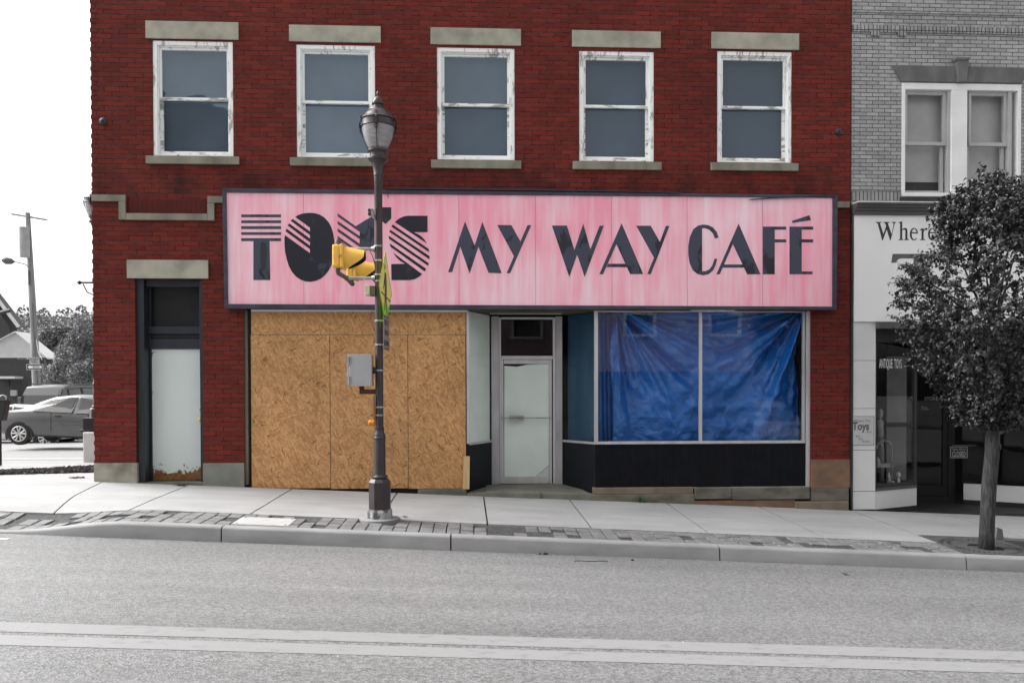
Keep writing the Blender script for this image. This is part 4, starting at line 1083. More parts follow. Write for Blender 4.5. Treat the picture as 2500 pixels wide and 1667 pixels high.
mb.prism([sp(-pw + .01, pt_ - .022, .0115), sp(pw - .01, pt_ - .022, .0115), sp(pw - .01, pt_ - .010, .0115), sp(-pw + .01, pt_ - .010, .0115)], nrm * .001)
mb.prism([sp(-pw + .02, pb_ + .012, .0115), sp(pw - .02, pb_ + .012, .0115), sp(pw - .02, pb_ + .022, .0115), sp(-pw + .02, pb_ + .022, .0115)], nrm * .001)
part('lettering', mb, 'ink_brown', PQ)
for v in (783, 841.5):
    mb = MB(); band(mb, v); z = lamp_z(v); mb.box(LAMP.x + .03, LAMP.x + .07, LY - .03, LY + .03, z - .012, z + .012)
    part('strap', mb, 'galvanised', PQ)
# ---- control cabinet
CB = thing('control_cabinet', at(876, 942, LY - .1), 'grey hinged metal control cabinet fixed to the left of the lamp post', 'cabinet')
yA, yB = LY - .13, LY + .07
xa, xb, za, zb_ = ax(852.5, 904, yA), ax(907, 904, yA), az(880, 942.5, yA), az(880, 864.5, yA)
part('body', MB().box(xa - .03, xb + .001, yA + .012, yB, za + .004, zb_ - .003), 'cabinet_grey', CB, bevel=.004)
part('door', MB().box(xa, xb, yA, yA + .011, za, zb_), 'cabinet_grey', CB, bevel=.003)
for zz in (.80, .18):
    zc = za + (zb_ - za) * zz; mb = MB()
    mb.box(xa - .033, xa - .012, yA - .004, yA + .01, zc - .045, zc + .045).box(xa + .006, xa + .024, yA - .006, yA + .001, zc - .045, zc + .045)
    mb.tube([(xa - .006, yA - .004, zc - .05), (xa - .006, yA - .004, zc + .05)], .009, 8); part('hinge', mb, 'galvanised', CB)
mb = MB(); c = at(915, 904, LY - .03); mb.tube([(c.x - .03, LY, c.z), (c.x + .02, LY, c.z)], [.05, .025], 10); part('mount', mb, 'lamp_dark', CB)
mb = MB(); band(mb, 904); part('strap', mb, 'galvanised', CB)
mb = MB(); z = az(890, 953, LY); mb.box(ax(878, 953, LY), LAMP.x - .04, LY - .03, LY + .03, az(890, 962, LY), az(890, 950, LY)).box(ax(878, 953, LY), ax(889, 953, LY), LY - .03, LY + .03, az(890, 952, LY), za)
part('arm', mb, 'rusty_wood', CB, bevel=.003)
# ---- push button
PB = thing('push_button', at(913, 1030, LY), 'orange pedestrian push button strapped to the left of the lamp post', 'push button')
mb = MB(); mb.box(ax(912, 990, LY), ax(913.8, 990, LY), LY - .06, LY + .06, az(913, 1024, LY), az(913, 966, LY)); part('back_plate', mb, 'plaque', PB)
mb = MB(); mb.box(ax(914, 990, LY), LAMP.x - .045, LY - .035, LY + .035, az(913, 1020, LY), az(913, 986, LY)); part('housing', mb, 'button_orange', PB, bevel=.004)
c = at(915, 1032, LY); mb = MB().lathe([(.042, 0), (.042, -.03), (.038, -.034), (.04, -.05), (.034, -.072), (.02, -.08)], c, 20, axis='x'); part('button', mb, 'button_orange', PB, smooth=True)
for v in (993.5, 1013): mb = MB(); band(mb, v, 9.7); part('strap', mb, 'galvanised', PB)
# handhole cover in the pavers
mb = MB(); cx0, cx1 = -2.80, -2.14; 
mb.hexa([(cx0, -2.87, sw(cx0, -2.87) - .05), (cx1, -2.87, sw(cx1, -2.87) - .05), (cx1, -2.41, sw(cx1, -2.41) - .05), (cx0, -2.41, sw(cx0, -2.41) - .05), (cx0, -2.87, sw(cx0, -2.87) + .008), (cx1, -2.87, sw(cx1, -2.87) + .008), (cx1, -2.41, sw(cx1, -2.41) + .008), (cx0, -2.41, sw(cx0, -2.41) + .008)])
HC = mb.build('utility_cover', 'cover_plate', None, bevel=.012); ORG[HC] = Vector((0, 0, 0)); tag(HC, 'pale rectangular utility cover set among the dark pavers left of the lamp', 'utility cover')
mb = MB()
for qx in (cx0 + .05, cx1 - .05):
    for qy in (-2.82, -2.46): mb.lathe([(.014, 0), (.014, .003)], (qx, qy, sw(qx, qy) + .008), 10)
part('bolts', mb, 'ink_grey', HC)
# ================================================================== the grey brick shop on the right
GX0, GX1 = XR + .02, 13.5
GB = thing('grey_brick_shop', (9, 0, -.3), 'grey brick shop with white fascia and tiled pier to the right of the red building', 'building')
WB = lambda p, off=0: p
gh = []
gx0, gx1, gz0, gz1 = ax(2201, 343, .01), ax(2492, 343, .01), az(2345, 481, .01), az(2345, 205, .01)
OFFS = (0, 3.3)
for o_ in OFFS: gh.append((gx0 + o_, gx1 + o_, gz0, gz1))
zc1 = az(2200, 497, 0)
mb = wall(MB(), GX0, GX1, zc1, 9.4, .01, .3, gh)
mb.box(GX0, GX0 + .3, .31, 13, zc1, 9.4).box(GX1 - .3, GX1, .31, 13, zc1, 9.4).box(GX0 + .3, GX1 - .3, 12.7, 13, zc1, 9.4)
part('wall', mb, 'grey_brick', GB)
part('roof', MB().box(GX0, GX1, .31, 13, 9.1, 9.2), 'roof_grey', GB)
zs1, zs2 = az(2200, 64, 0), az(2200, 80, 0)
part('soldier_course', MB().box(GX0, GX1, -.012, .02, zs2, zs1), 'grey_soldier', GB)
part('corbel_course', MB().box(GX0, GX1, -.008, .02, az(2200, 32.5, 0), 9.4), 'grey_brick', GB)
for u in (2135.5, 2201): part('corbel_bracket', MB().box(ax(u - 9, 76, 0), ax(u + 9.5, 76, 0), -.022, .02, az(u, 89, 0), zs1 + .001), 'grey_soldier', GB)
mb = MB(); pbox(mb, 2079, 467, 2199, 490, -.004, .02); part('soldier_course', mb, 'grey_soldier', GB)
for o_ in OFFS:
    D = Vector((o_, 0, 0))
    def P(u, v, Y): return at(u, v, Y) + D
    x0, x1, z0, z1 = gx0 + o_, gx1 + o_, gz0, gz1
    mb = MB(); fr = .055
    mb.box(x0, x0 + fr, .0, .15, z0, z1).box(x1 - fr, x1, .0, .15, z0, z1).box(x0 + fr, x1 - fr, .0, .15, z1 - .10, z1).box(x0 + fr, x1 - fr, .0, .15, z0, z0 + .06)
    mb.box(P(2323, 343, .0).x, P(2361.5, 343, .0).x, .001, .15, z0 + .06, z1 - .10)
    wn = part('window', mb, 'white_paint', GB, bevel=.004)
    for ua, ub in ((2207, 2322), (2362.5, 2470)):
        a, b_ = P(ua, 343, .08).x + .003, P(ub, 343, .08).x
        zm = az(2300, 352, .08); zl0, zt0 = z0 + .06, z1 - .10; s_ = .055
        b2 = b_ - .09
        mb = MB(); mb.box(a, a + .04, .06, .12, zm, zt0).box(b2 - s_, b2, .06, .12, zm, zt0).box(a + .04, b2 - s_, .06, .12, zt0 - .06, zt0).box(a, b2, .055, .12, zm - .03, zm + .025)
        mb.box(b2, b_ - .04, .03, .12, zl0, zt0).box(b_ - .037, b_, .07, .13, zl0, zt0)
        part('upper_sash', mb, 'grey_vinyl', wn, bevel=.003)
        mb = MB(); mb.box(a, a + .03, .10, .15, zl0, zm - .03).box(b2 - s_ - .02, b2 - .02, .10, .15, zl0, zm - .03).box(a + .03, b2 - s_ - .02, .10, .15, zl0, zl0 + .055)
        part('lower_sash', mb, 'grey_vinyl', wn, bevel=.003)
        part('pane', MB().box(a + .03, b2 - .05, .085, .09, zm, zt0 - .05), 'glass_grey', wn)
        part('pane', MB().box(a + .02, b2 - .06, .125, .13, zl0 + .05, zm), 'glass_grey', wn)
        part('blind', MB().box(a, b_, .22, .225, zl0 + (.22 if o_ == 0 else 0), zt0), 'grey_vinyl', wn)
    part('window_backing', MB().box(x0, x1, .26, .27, z0, z1), 'interior', wn)
    mb = MB(); pts = [(2179, 159), (2345, 162), (2515, 165.5), (2496, 203.5), (2345, 201), (2201, 199)]
    mb.prism([P(u, v, -.02) for u, v in pts], (0, .12, 0)); part('lintel', mb, 'lintel_grey', wn, bevel=.006)
    mb = MB(); mb.prism([P(u, v, -.075) for u, v in ((2335, 141), (2367, 141), (2361, 199), (2342, 199))], (0, .15, 0))
    mb.prism([P(u, v, -.09) for u, v in ((2334, 140), (2368, 140), (2367, 147), (2335, 147))], (0, .15, 0)); part('keystone', mb, 'lintel_grey', wn, bevel=.01)
    mb = MB(); mb.prism([P(u, v, -.03) for u, v in ((2199, 481), (2495, 481), (2495, 497), (2199, 497))], (0, .15, 0)); part('sill', mb, 'sill_dark', wn)
# cornice, fascia, lettering
def zc(v): return az(2250, v, -.12)
part('flashing', MB().box(GX0, GX1, -.20, .0, zc(497.5), zc(495)), 'flashing', GB)
mb = MB(); pts = [(.0, zc(498)), (-.20, zc(498)), (-.20, zc(501.5)), (-.17, zc(503)), (-.17, zc(507)), (-.13, zc(510)), (-.13, zc(514)), (-.10, zc(516)), (-.09, zc(524)), (0, zc(524))]
mb.prism([(GX0 + .005, y, z) for y, z in pts], (GX1 - GX0, 0, 0)); part('cornice', mb, 'cornice_grey', GB)
zf0, zf1 = az(2120, 785, -.05), zc(523)
FS = thing('fascia_sign', (9, -.05, zf0), 'white fascia sign with a serif Where over a large dark letter T behind the tree', 'sign')
part('panel', MB().box(GX0 + .02, GX1, -.05, .0, zf0, zf1), 'white_panel', FS)
def Dp(x, y): return 2060 + x / 3.266, 480 + y / 3.266
mb = MB(); YF = -.0505
def dp(*polys):
    for p in polys: mb.px([Dp(*q) for q in p], YF, .003)
def ell(cx, cy, rx, ry, a0, a1, n=14): return [(cx + rx * math.cos(R(a0 + (a1 - a0) * i / n)), cy + ry * math.sin(R(a0 + (a1 - a0) * i / n))) for i in range(n + 1)]
# W h e r e in a roman serif
dp([(254, 203), (302, 203), (302, 208), (287, 211), (316, 300), (338, 235), (329, 212), (316, 208), (316, 203), (366, 203), (366, 208), (350, 212), (382, 302), (398, 216), (386, 208), (380, 203), (415, 203), (415, 208), (405, 214), (374, 349), (369, 349), (342, 262), (311, 349), (306, 349), (270, 213), (254, 208)])
dp([(438, 205), (463, 198), (465, 198), (465, 262), (478, 252), (490, 250), (502, 256), (507, 268), (507, 334), (517, 343), (517, 347), (482, 347), (482, 343), (491, 338), (491, 272), (484, 263), (474, 264), (465, 272), (465, 338), (475, 343), (475, 347), (437, 347), (437, 343), (449, 338), (449, 214), (438, 210)])
def ee(cx): 
    dp(ell(cx, 300, 33, 50, 10, 360 - 28) [::-1] + [], ) if False else None
    o_ = ell(cx, 300, 33, 50, 40, 345); i_ = ell(cx + 2, 300, 20, 42, 55, 330)
    dp(o_ + i_[::-1]); dp([(cx - 20, 285), (cx + 32, 285), (cx + 31, 294), (cx - 20, 294)])
ee(559)
dp([(608, 262), (634, 251), (636, 252), (636, 270), (648, 254), (660, 250), (668, 256), (664, 268), (652, 266), (642, 272), (636, 284), (636, 338), (650, 343), (650, 347), (608, 347), (608, 343), (620, 338), (620, 272), (608, 267)])
ee(704)
part('lettering', mb, 'ink', FS)
mb = MB()
dp([(378, 528), (390, 457), (830, 457), (842, 528), (812, 528), (795, 500), (770, 493), (652, 493), (652, 690), (690, 705), (690, 722), (520, 722), (520, 705), (556, 690), (556, 493), (455, 493), (430, 503), (412, 528)])
part('lettering', mb, 'ink_grey', FS)
mb = MB()
for x in (92, 388): dp([(x, 674), (x + 30, 674), (x + 30, 680), (x, 680)])
part('joint_strip', mb, 'white_paint', FS)
# tiled pier
gz = sw(6.2, 0)
px0, px1 = GX0 + .02, ax(2136, 1000, 0)
vz = [(785.5, 879.6), (880.6, 996.6), (997.6, 1097.6), (1098.8, 1198.6), (1200, 1243)]
PR_ = MB()
for k, (va, vb) in enumerate(vz):
    o = part('pier_tile', MB().box(px0, px1, -.02, .2, az(2108, vb, -.02), az(2108, va, -.02)), 'white_tile', GB, bevel=.004)
part('pier_joint', MB().box(px0 + .002, px1 - .004, -.008, .19, az(2108, 1243, -.02), az(2108, 786, -.02)), 'ink_grey', GB)
part('pier_base', MB().box(px0, px1, -.01, .2, gz - .4, az(2108, 1243.5, -.02)), 'black_stone', GB)
part('pier_trim', MB().box(GX0 - .012, px0 - .002, -.03, .05, gz - .3, zf1), 'ink', GB)
# canted display window
ca = (px1, .0); cb = (ax(2238, 1195, .42), .42)
zct, zcb = az(2136, 1199, 0), az(2136, 1243.5, 0)
mb = cant(MB(), ca[0], ca[1], cb[0], cb[1], zcb, zct, .08); part('display_bulkhead', mb, 'white_tile', GB)
mb = cant(MB(), ca[0], ca[1] + .004, cb[0], cb[1] + .004, gz - .4, zcb - .002, .08); part('display_base', mb, 'black_stone', GB)
mb = cant(MB(), ca[0] - .0, ca[1] - .012, cb[0], cb[1] - .012, zct, zct + .045, .05); part('display_sill', mb, 'cornice_grey', GB)
zdt = az(2200, 803, 0)
mb = cant(MB(), ca[0], ca[1] + .01, cb[0], cb[1] + .01, zct + .045, zct + .10, .04)
dv = Vector((cb[0] - ca[0], cb[1] - ca[1], 0)); Ld = dv.length; dv.normalize()
def cp(t, z, o=0.0): p = Vector((ca[0], ca[1], z)) + dv * (t * Ld); return p + Vector((dv.y, -dv.x, 0)) * o
for a, b_ in ((0, .04), (.93, 1.0)):
    mb.prism([cp(a, zct), cp(b_, zct), cp(b_, zdt), cp(a, zdt)], Vector((-dv.y, dv.x, 0)) * .05)
part('display_frame', mb, 'sill_dark', GB)
part('display_pane', cant(MB(), ca[0] + .03, ca[1] + .03, cb[0] - .03, cb[1], zct + .09, zdt, .006), 'glass_grey', GB)
mb = MB(); zt_ = az(2188, 896, .2)
text_mb(mb, 'ANTIQUE  TOYS', .21, cp(.09, az(2150, 898, .05), .004), dv, (0, 0, 1), 'LEFT', sx=.345, bold=.0015)
part('window_lettering', mb, 'pale_letter', GB)
part('awning_box', MB().box(px1, GX1 - .5, -.10, .35, az(2200, 802, -.1), zf0 - .004), 'cornice_grey', GB, bevel=.006)
part('awning_roller', MB().box(px1 + .01, GX1 - .5, .0, .30, az(2200, 835, 0), az(2200, 802.5, -.1)), 'interior_black', GB)
# vestibule: side, door, far window
dY = 1.25; dx1 = 8.35; rx0 = (8.40, 1.05); rx1 = (9.9, .0)
part('vestibule_floor', MB().box(px1, GX1, .004, 2.6, gz - .5, gz - .07), 'sill_dark', GB)
mb = MB(); zd0 = gz - .02; zd1 = 1.95
fx = [cb[0] - .05, cb[0] + .10, dx1 - .10, dx1 + .02]
mb.box(fx[0], fx[1], dY, dY + .06, gz - .3, 3.2).box(fx[2], fx[3], dY, dY + .06, gz - .3, 3.2).box(fx[1], fx[2], dY, dY + .06, zd1, zd1 + .06).box(fx[1], fx[2], dY, dY + .06, gz - .3, zd0 + .06)
part('entrance_frame', mb, 'interior_black', GB)
gd = MB(); a, b_ = fx[1] + .01, fx[2] - .01
gd.box(a, a + .06, dY + .01, dY + .05, zd0 + .07, zd1 - .01).box(b_ - .08, b_, dY + .01, dY + .05, zd0 + .07, zd1 - .01).box(a + .06, b_ - .08, dY + .01, dY + .05, zd0 + .07, zd0 + .22)
gd = part('entrance_door', gd, 'interior_black', GB)
part('pane', MB().box(a + .06, b_ - .08, dY + .03, dY + .035, zd0 + .22, zd1 - .01), 'glass_grey', gd)
mb = MB(); text_mb(mb, 'STORE  HOURS', .085, at(2257, 977, dY + .02), (1, 0, 0), (0, 0, 1), sx=.95); text_mb(mb, '724-', .085, at(2248, 1001, dY + .02), (1, 0, 0), (0, 0, 1), sx=.95)
part('door_lettering', mb, 'dim_letter', gd)
mb = MB(); pbox(mb, 2325, 1086, 2383, 1089, dY - .04, .02); part('handle', mb, 'cornice_grey', gd)
CSG = thing('closed_sign', at(2341, 1117, dY - .01), 'small dark sign reading CLOSED hanging on the shop door behind the tree trunk', 'sign')
mb = MB(); pbox(mb, 2320, 1090, 2362, 1117.5, dY - .012, .006); part('board', mb, 'card', CSG)
mb = MB(); pbox(mb, 2321.5, 1091.5, 2360.5, 1116, dY - .014, .002); part('face', mb, 'plastic_black', CSG)
mb = MB(); text_mb(mb, "Sorry We're", .062, at(2341, 1099, dY - .016), (1, 0, 0), (0, 0, 1), 'CENTER', sx=.72); text_mb(mb, 'CLOSED', .125, at(2341, 1114, dY - .016), (1, 0, 0), (0, 0, 1), 'CENTER', sx=.52, bold=.002)
part('lettering', mb, 'card', CSG)
mb = MB(); pbox(mb, 2308, 1018, 2329.5, 1030.5, dY + .02, .004); o = mb.build('notice_card', 'card', None); tag(o, 'small blank white card stuck on the dark shop door above the CLOSED sign', 'notice')
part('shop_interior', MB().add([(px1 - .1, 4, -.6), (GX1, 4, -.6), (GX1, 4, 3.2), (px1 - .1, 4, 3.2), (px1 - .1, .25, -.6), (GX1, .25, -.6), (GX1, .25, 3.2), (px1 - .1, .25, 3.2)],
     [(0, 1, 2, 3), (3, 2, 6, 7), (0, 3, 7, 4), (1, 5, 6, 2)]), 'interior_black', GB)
part('display_floor', MB().prism([(ca[0] + .01, .10, zct - .1), (cb[0] - .06, .50, zct - .1), (cb[0] - .06, 1.2, zct - .1), (ca[0] + .01, 1.2, zct - .1)], (0, 0, .17)), 'interior', GB)
part('display_screen', MB().box(ax(2165, 1000, .9), ax(2213, 1000, .9), .9, .92, zct + .07, az(2190, 1042, .9)), 'screen_grey', GB)
part('display_screen', MB().box(ax(2165, 1000, .9), ax(2213, 1000, .9), .9, .92, az(2190, 1030, .9), az(2190, 870, .9)), 'screen_grey', GB)
mb = cant(MB(), rx0[0], rx0[1], rx1[0], rx1[1], az(2435, 1222, .86), az(2435, 1183, .86), .08); part('display_bulkhead', mb, 'white_tile', GB)
mb = cant(MB(), rx0[0], rx0[1] + .003, rx1[0], rx1[1] + .003, gz - .6, az(2435, 1222, .86) - .002, .08); part('display_base', mb, 'black_stone', GB)
part('display_pane', cant(MB(), rx0[0], rx0[1] + .03, rx1[0], rx1[1] + .03, az(2435, 1182, .86), zdt, .006), 'glass_grey', GB)
part('pier', MB().box(9.95, 10.4, -.02, .3, gz - .6, zf0 - .002), 'white_tile', GB)
part('display_pane', MB().box(10.4, GX1 - .4, .05, .056, .3, zf0 - .3), 'glass_grey', GB)
part('bulkhead', MB().box(10.4, GX1, -.01, .3, gz - .7, .3), 'white_tile', GB)
part('pier', MB().box(GX1 - .4, GX1, -.02, .3, .3, zf0 - .002), 'white_tile', GB)
# things in the display
def fig(name, u, v, Y, pr_, mat, label, cat, seg=16):
    c = at(u, v, Y); o = MB().lathe(pr_, c, seg).build(name, mat, None, smooth=True); return tag(o, label, cat)
Y = .45; s_ = (Y + 12.2) / F
def lp(l): return [(max(r_, .1) * s_, h * s_) for r_, h in l]
DF = zct + .07
for nm, u, pr_, lb, ct, mt_ in (('figurine', 2193.5, [(4, 0), (4, 9), (2.6, 11), (2.4, 15), (4.6, 17), (5.4, 21), (4.6, 25), (2, 28)], 'white figurine with a round head standing right in the toy shop window', 'figurine', 'poster'),
                        ('figurine', 2170, [(5, 0), (4.4, 9), (3.6, 13), (5.2, 14), (4, 19), (2.4, 22), (1.4, 27)], 'pale figurine with a pointed hat beside the hoop frame in the toy shop window', 'figurine', 'card'),
                        ('doll', 2149, [(9, 0), (8, 20), (9, 60), (8, 110), (7, 115)], 'dark plinth with a pale doll bust at the left of the toy shop window', 'doll', 'ink_grey')):
    c = at(u, 1178, Y + (.25 if nm == 'doll' else 0)); c.z = DF
    if nm == 'doll':
        t = thing('doll', c, lb, ct); part('stand', MB().lathe(lp(pr_), c, 20), 'ink_grey', t, smooth=True)
        part('bust', MB().lathe([(r_ * s_, h * s_) for r_, h in [(7.5, 115), (8, 130), (6.5, 142), (7.5, 150), (6, 156), (2.5, 159), (2.6, 163), (6, 167), (6.8, 174), (5.8, 181), (3, 185), (.2, 186)]], c, 20), 'doll', t, smooth=True)
    else: tag(MB().lathe(lp(pr_), c, 20).build(nm, mt_, None, smooth=True), lb, ct)
t = thing('hoop_frame', (at(2165, 1178, Y).x, Y, DF), 'bent chrome tube frame of a toy carriage in the toy shop window', 'toy carriage')
def hoop(u0, u1, vt, Y, vb=1178):
    return [Vector((ax(u0, 1100, Y), Y, DF))] + [Vector((ax(u0 + (u1 - u0) * (1 - math.cos(PI * k / 10)) / 2, 1100, Y), Y, az(2165, vt + 14 - 14 * math.sin(PI * k / 10), Y))) for k in range(11)] + [Vector((ax(u1, 1100, Y), Y, az(2165, vb, Y) if vb < 1170 else DF))]
part('hoop', MB().tube(hoop(2178, 2140, 1075, Y, 1084), .007, 8), 'chrome', t, smooth=True)
part('hoop', MB().tube(hoop(2156, 2141, 1082, Y + .1, 1090), .008, 8), 'chrome', t, smooth=True)
mb = MB(); pbox(mb, 2142, 1132, 2176, 1141, Y + .02, .15); mb.prism([at(u, v, Y + .02) for u, v in ((2142, 1116), (2146, 1116), (2152, 1132), (2142, 1132))], (0, .15, 0)); mb.box(ax(2176, 1139, Y), ax(2185, 1139, Y), Y, Y + .1, az(2180, 1140, Y), az(2180, 1138, Y))
part('seat', mb, 'doll', t, bevel=.006)
c = at(2179, 1178, Y - .05); c.z = DF
tag(MB().box(c.x - .035, c.x + .035, c.y - .02, c.y + .05, DF, DF + .045).build('toy_block', 'card', None, bevel=.006), 'small pale toy block between the two figurines', 'toy')
# poster on the pier
pz = lambda u, v: at(u, v, -.024)
t = thing('pier_poster', pz(2108, 1088), 'framed poster reading Where The Toys Are, BUY SELL TRADE, on the white tiled pier', 'poster')
mb = MB(); pbox(mb, 2080, 1015.5, 2134.5, 1086.5, -.026, .005); part('edge', mb, 'ink_grey', t)
mb = MB(); pbox(mb, 2081, 1016.5, 2133.5, 1085.5, -.028, .002); part('sheet', mb, 'poster', t)
mb = MB(); ux, uz = (1, 0, 0), (0, 0, 1); q = -.0295
text_mb(mb, 'Where The', .060, at(2083.5, 1030, q), ux, uz, sx=.95); text_mb(mb, 'Toys', .17, at(2081, 1049, q), ux, uz, sx=.80, bold=.006)
text_mb(mb, 'Are', .055, at(2115, 1056.5, q), ux, uz); text_mb(mb, 'BUY', .045, at(2089, 1067, q), ux, uz, sx=.9); text_mb(mb, 'SELL', .045, at(2095.5, 1073.5, q), ux, uz, sx=.9); text_mb(mb, 'TRADE', .045, at(2103, 1080, q), ux, uz, sx=.95)
part('lettering', mb, 'ink_grey', t)

# ================================================================== pavement tree
class Leaves:
    def __init__(s): s.v = []; s.f = []
    def leaf(s, p, d, n, L, W, fold=.25, curl=.25):
        """leaf from stalk p along d with face normal n"""
        sd_ = d.cross(n).normalized(); n = sd_.cross(d).normalized(); k = len(s.v)
        m_ = p + d * L * .45; t_ = p + d * L * .95 - n * L * curl; m_ = m_ + n * L * .08
        s.v += [p, m_ + sd_ * W + n * W * fold, t_, m_ - sd_ * W + n * W * fold, m_]
        s.f += [(k, k + 1, k + 4), (k + 1, k + 2, k + 4), (k, k + 4, k + 3), (k + 4, k + 2, k + 3)]
def rnd(a=1):
    while True:
        v = Vector((random.uniform(-1, 1), random.uniform(-1, 1), random.uniform(-1, 1)))
        if .01 < v.length < 1: return v.normalized() * a
TR = thing('tree', TREE, 'dark leafy young tree in a square pavement grate in front of the grey shop', 'tree')
TYY = TREE.y; ts = (TYY + 12.2) / F
trunk = [(2408, 1342), (2409, 1300), (2412, 1240), (2416, 1180), (2420, 1120), (2422, 1075), (2421, 1040), (2418, 980), (2420, 900), (2424, 800), (2428, 680), (2432, 560), (2436, 470)]
rad = [19, 17.3, 17, 17, 16.5, 16.2, 17, 12, 9.5, 7.5, 5, 3, 1.6]
random.seed(5)
mb = MB(); tp = [at(u, v, TYY) for u, v in trunk]
mb.tube([p + Vector((random.uniform(-.006, .006), random.uniform(-.006, .006), 0)) for p in tp], [r_ * ts for r_ in rad], 18)
k = at(2432, 1087, TYY - .02); mb.lathe([(.05, -.05), (.055, 0), (.03, .04)], (k.x, TYY - .03, k.z), 8)
part('trunk', mb, 'bark', TR, smooth=True, ang=180)
env = [(405, 20), (435, 75), (447, 110), (500, 140), (553, 122), (595, 150), (638, 190), (691, 222), (744, 214), (787, 226), (829, 205), (882, 172), (935, 150), (978, 118), (1020, 92), (1048, 40)]
zenv = [(az(2415, v, TYY) - (.14 if v < 600 else .0), max(.05, r_ * ts - .12)) for v, r_ in env][::-1]
CX = at(2418, 750, TYY).x
def er(z):
    if z <= zenv[0][0]: return 0
    for (a, ra), (b_, rb) in zip(zenv, zenv[1:]):
        if a <= z <= b_: return ra + (rb - ra) * (z - a) / (b_ - a)
    return 0
lv = Leaves(); tw = MB(); limbs = MB()
for k in range(26):
    z0 = random.uniform(1.15, 3.0); a = k * 2.4; z1 = z0 + random.uniform(.3, .9); r1 = er(min(z1, zenv[-1][0] - .1)) * random.uniform(.6, .9)
    i = min(range(len(tp)), key=lambda q: abs(tp[q].z - z0)); b0 = Vector((tp[i].x, tp[i].y, z0)) if False else tp[i]
    e = Vector((CX + r1 * math.cos(a), TYY + r1 * math.sin(a), z1))
    limbs.tube([b0, b0.lerp(e, .4) + Vector((0, 0, -.05)), b0.lerp(e, .75) + Vector((0, 0, .0)), e], [.022, .015, .009, .004], 6)
zlo, zhi = zenv[0][0], zenv[-1][0]
cnt = 0
while cnt < 2050:
    z = random.uniform(zlo, zhi); r0 = er(z)
    q = math.sqrt(random.random()); q = q if random.random() < .35 else q ** .45
    a = random.uniform(0, 2 * PI)
    lump = 1 + .30 * mnoise.noise(Vector((math.cos(a) * 2.2, math.sin(a) * 2.2, z * 2.4)))
    rr_ = r0 * q * min(1.04, lump)
    # leave real gaps between the leaf masses
    p = Vector((CX + rr_ * math.cos(a), TYY + rr_ * math.sin(a), z))
    if mnoise.noise(p * 2.3 + Vector((3, 1, 8))) < -.20 and random.random() < .9: continue
    if random.random() > min(1, r0 / .55 + .15): continue
    cnt += 1
    out = Vector((math.cos(a), math.sin(a), random.uniform(-.1, .9))).normalized()
    d = (out + rnd(.5)).normalized(); Lt = random.uniform(.10, .22)
    if random.random() < .25: tw.tube([p - d * .05, p + d * Lt], [.003, .0015], 4, caps=False)
    for j in range(14):
        t_ = j / 13; bp = p + d * Lt * t_ + rnd(.012)
        ld = (d * .35 + rnd(1) + Vector((0, 0, -.25))).normalized()
        nn = (Vector((0, 0, 1)) * .9 + out * .5 + rnd(.7)).normalized()
        sz = random.uniform(.045, .074)
        if abs(ld.dot(nn)) > .93: continue
        lv.leaf(bp, ld, nn, sz, sz * .34, .3, random.uniform(.1, .5))
# upright shoots at the top
for u, v0, v1 in ((2430, 520, 408), (2442, 500, 415), (2380, 520, 445), (2350, 520, 447), (2470, 520, 430), (2420, 520, 430), (2310, 540, 500), (2290, 560, 505), (2492, 540, 440)):
    yy = TYY + random.uniform(-.25, .2); a, b_ = at(u + random.uniform(-6, 6), v0, yy), at(u, v1, yy)
    tw.tube([a, a.lerp(b_, .5) + rnd(.01), b_], [.005, .003, .0015], 5)
    for j in range(22):
        bp = a.lerp(b_, (j + .5) / 22); ld = Vector((random.choice((-1, 1)) * random.uniform(.4, 1), random.uniform(-1, 1), random.uniform(-.3, .45))).normalized()
        sz = random.uniform(.045, .07); lv.leaf(bp, ld, (Vector((0, 0, 1)) + rnd(.4)).normalized(), sz, sz * .32, .3, .45)
mb = MB(); mb.v, mb.f = [tuple(v) for v in lv.v], lv.f
part('crown', mb, 'leaf_dark', TR)
mb = MB(); mb.v, mb.f = limbs.v + [], limbs.f + []; k = len(mb.v); mb.v += tw.v; mb.f += [tuple(i + k for i in f) for f in tw.f]
part('branches', mb, 'bark', TR, smooth=True)
# tree grate
gx_a, gx_b, gy_a, gy_b = 5.86, 6.92, -3.03, -1.955
mb = MB(); n_ = 28; rh = .20; vs = []; 
ring_o = []
for k in range(n_):
    a = 2 * PI * k / n_; c_, s_ = math.cos(a), math.sin(a); m_ = max(abs(c_), abs(s_)); cx, cy = (gx_a + gx_b) / 2, (gy_a + gy_b) / 2
    ring_o.append((cx + (gx_b - gx_a) / 2 * c_ / m_, cy + (gy_b - gy_a) / 2 * s_ / m_))
ring_i = [(TREE.x + rh * math.cos(2 * PI * k / n_), TREE.y + rh * math.sin(2 * PI * k / n_)) for k in range(n_)]
for ringz in (-.004, -.03):
    for r_ in (ring_o, ring_i): vs += [(x, y, sw(x, y) + ringz) for x, y in r_]
fs = []
for k in range(n_):
    j = (k + 1) % n_
    fs += [(k, j, n_ + j, n_ + k), (n_ + k, n_ + j, 3 * n_ + j, 3 * n_ + k), (2 * n_ + k, 2 * n_ + j, j, k)]
GR = MB().add(vs, fs).build('tree_grate', 'grate', None); ORG[GR] = Vector((0, 0, 0)); tag(GR, 'dark square iron grate around the foot of the pavement tree', 'tree grate')
mb = MB()
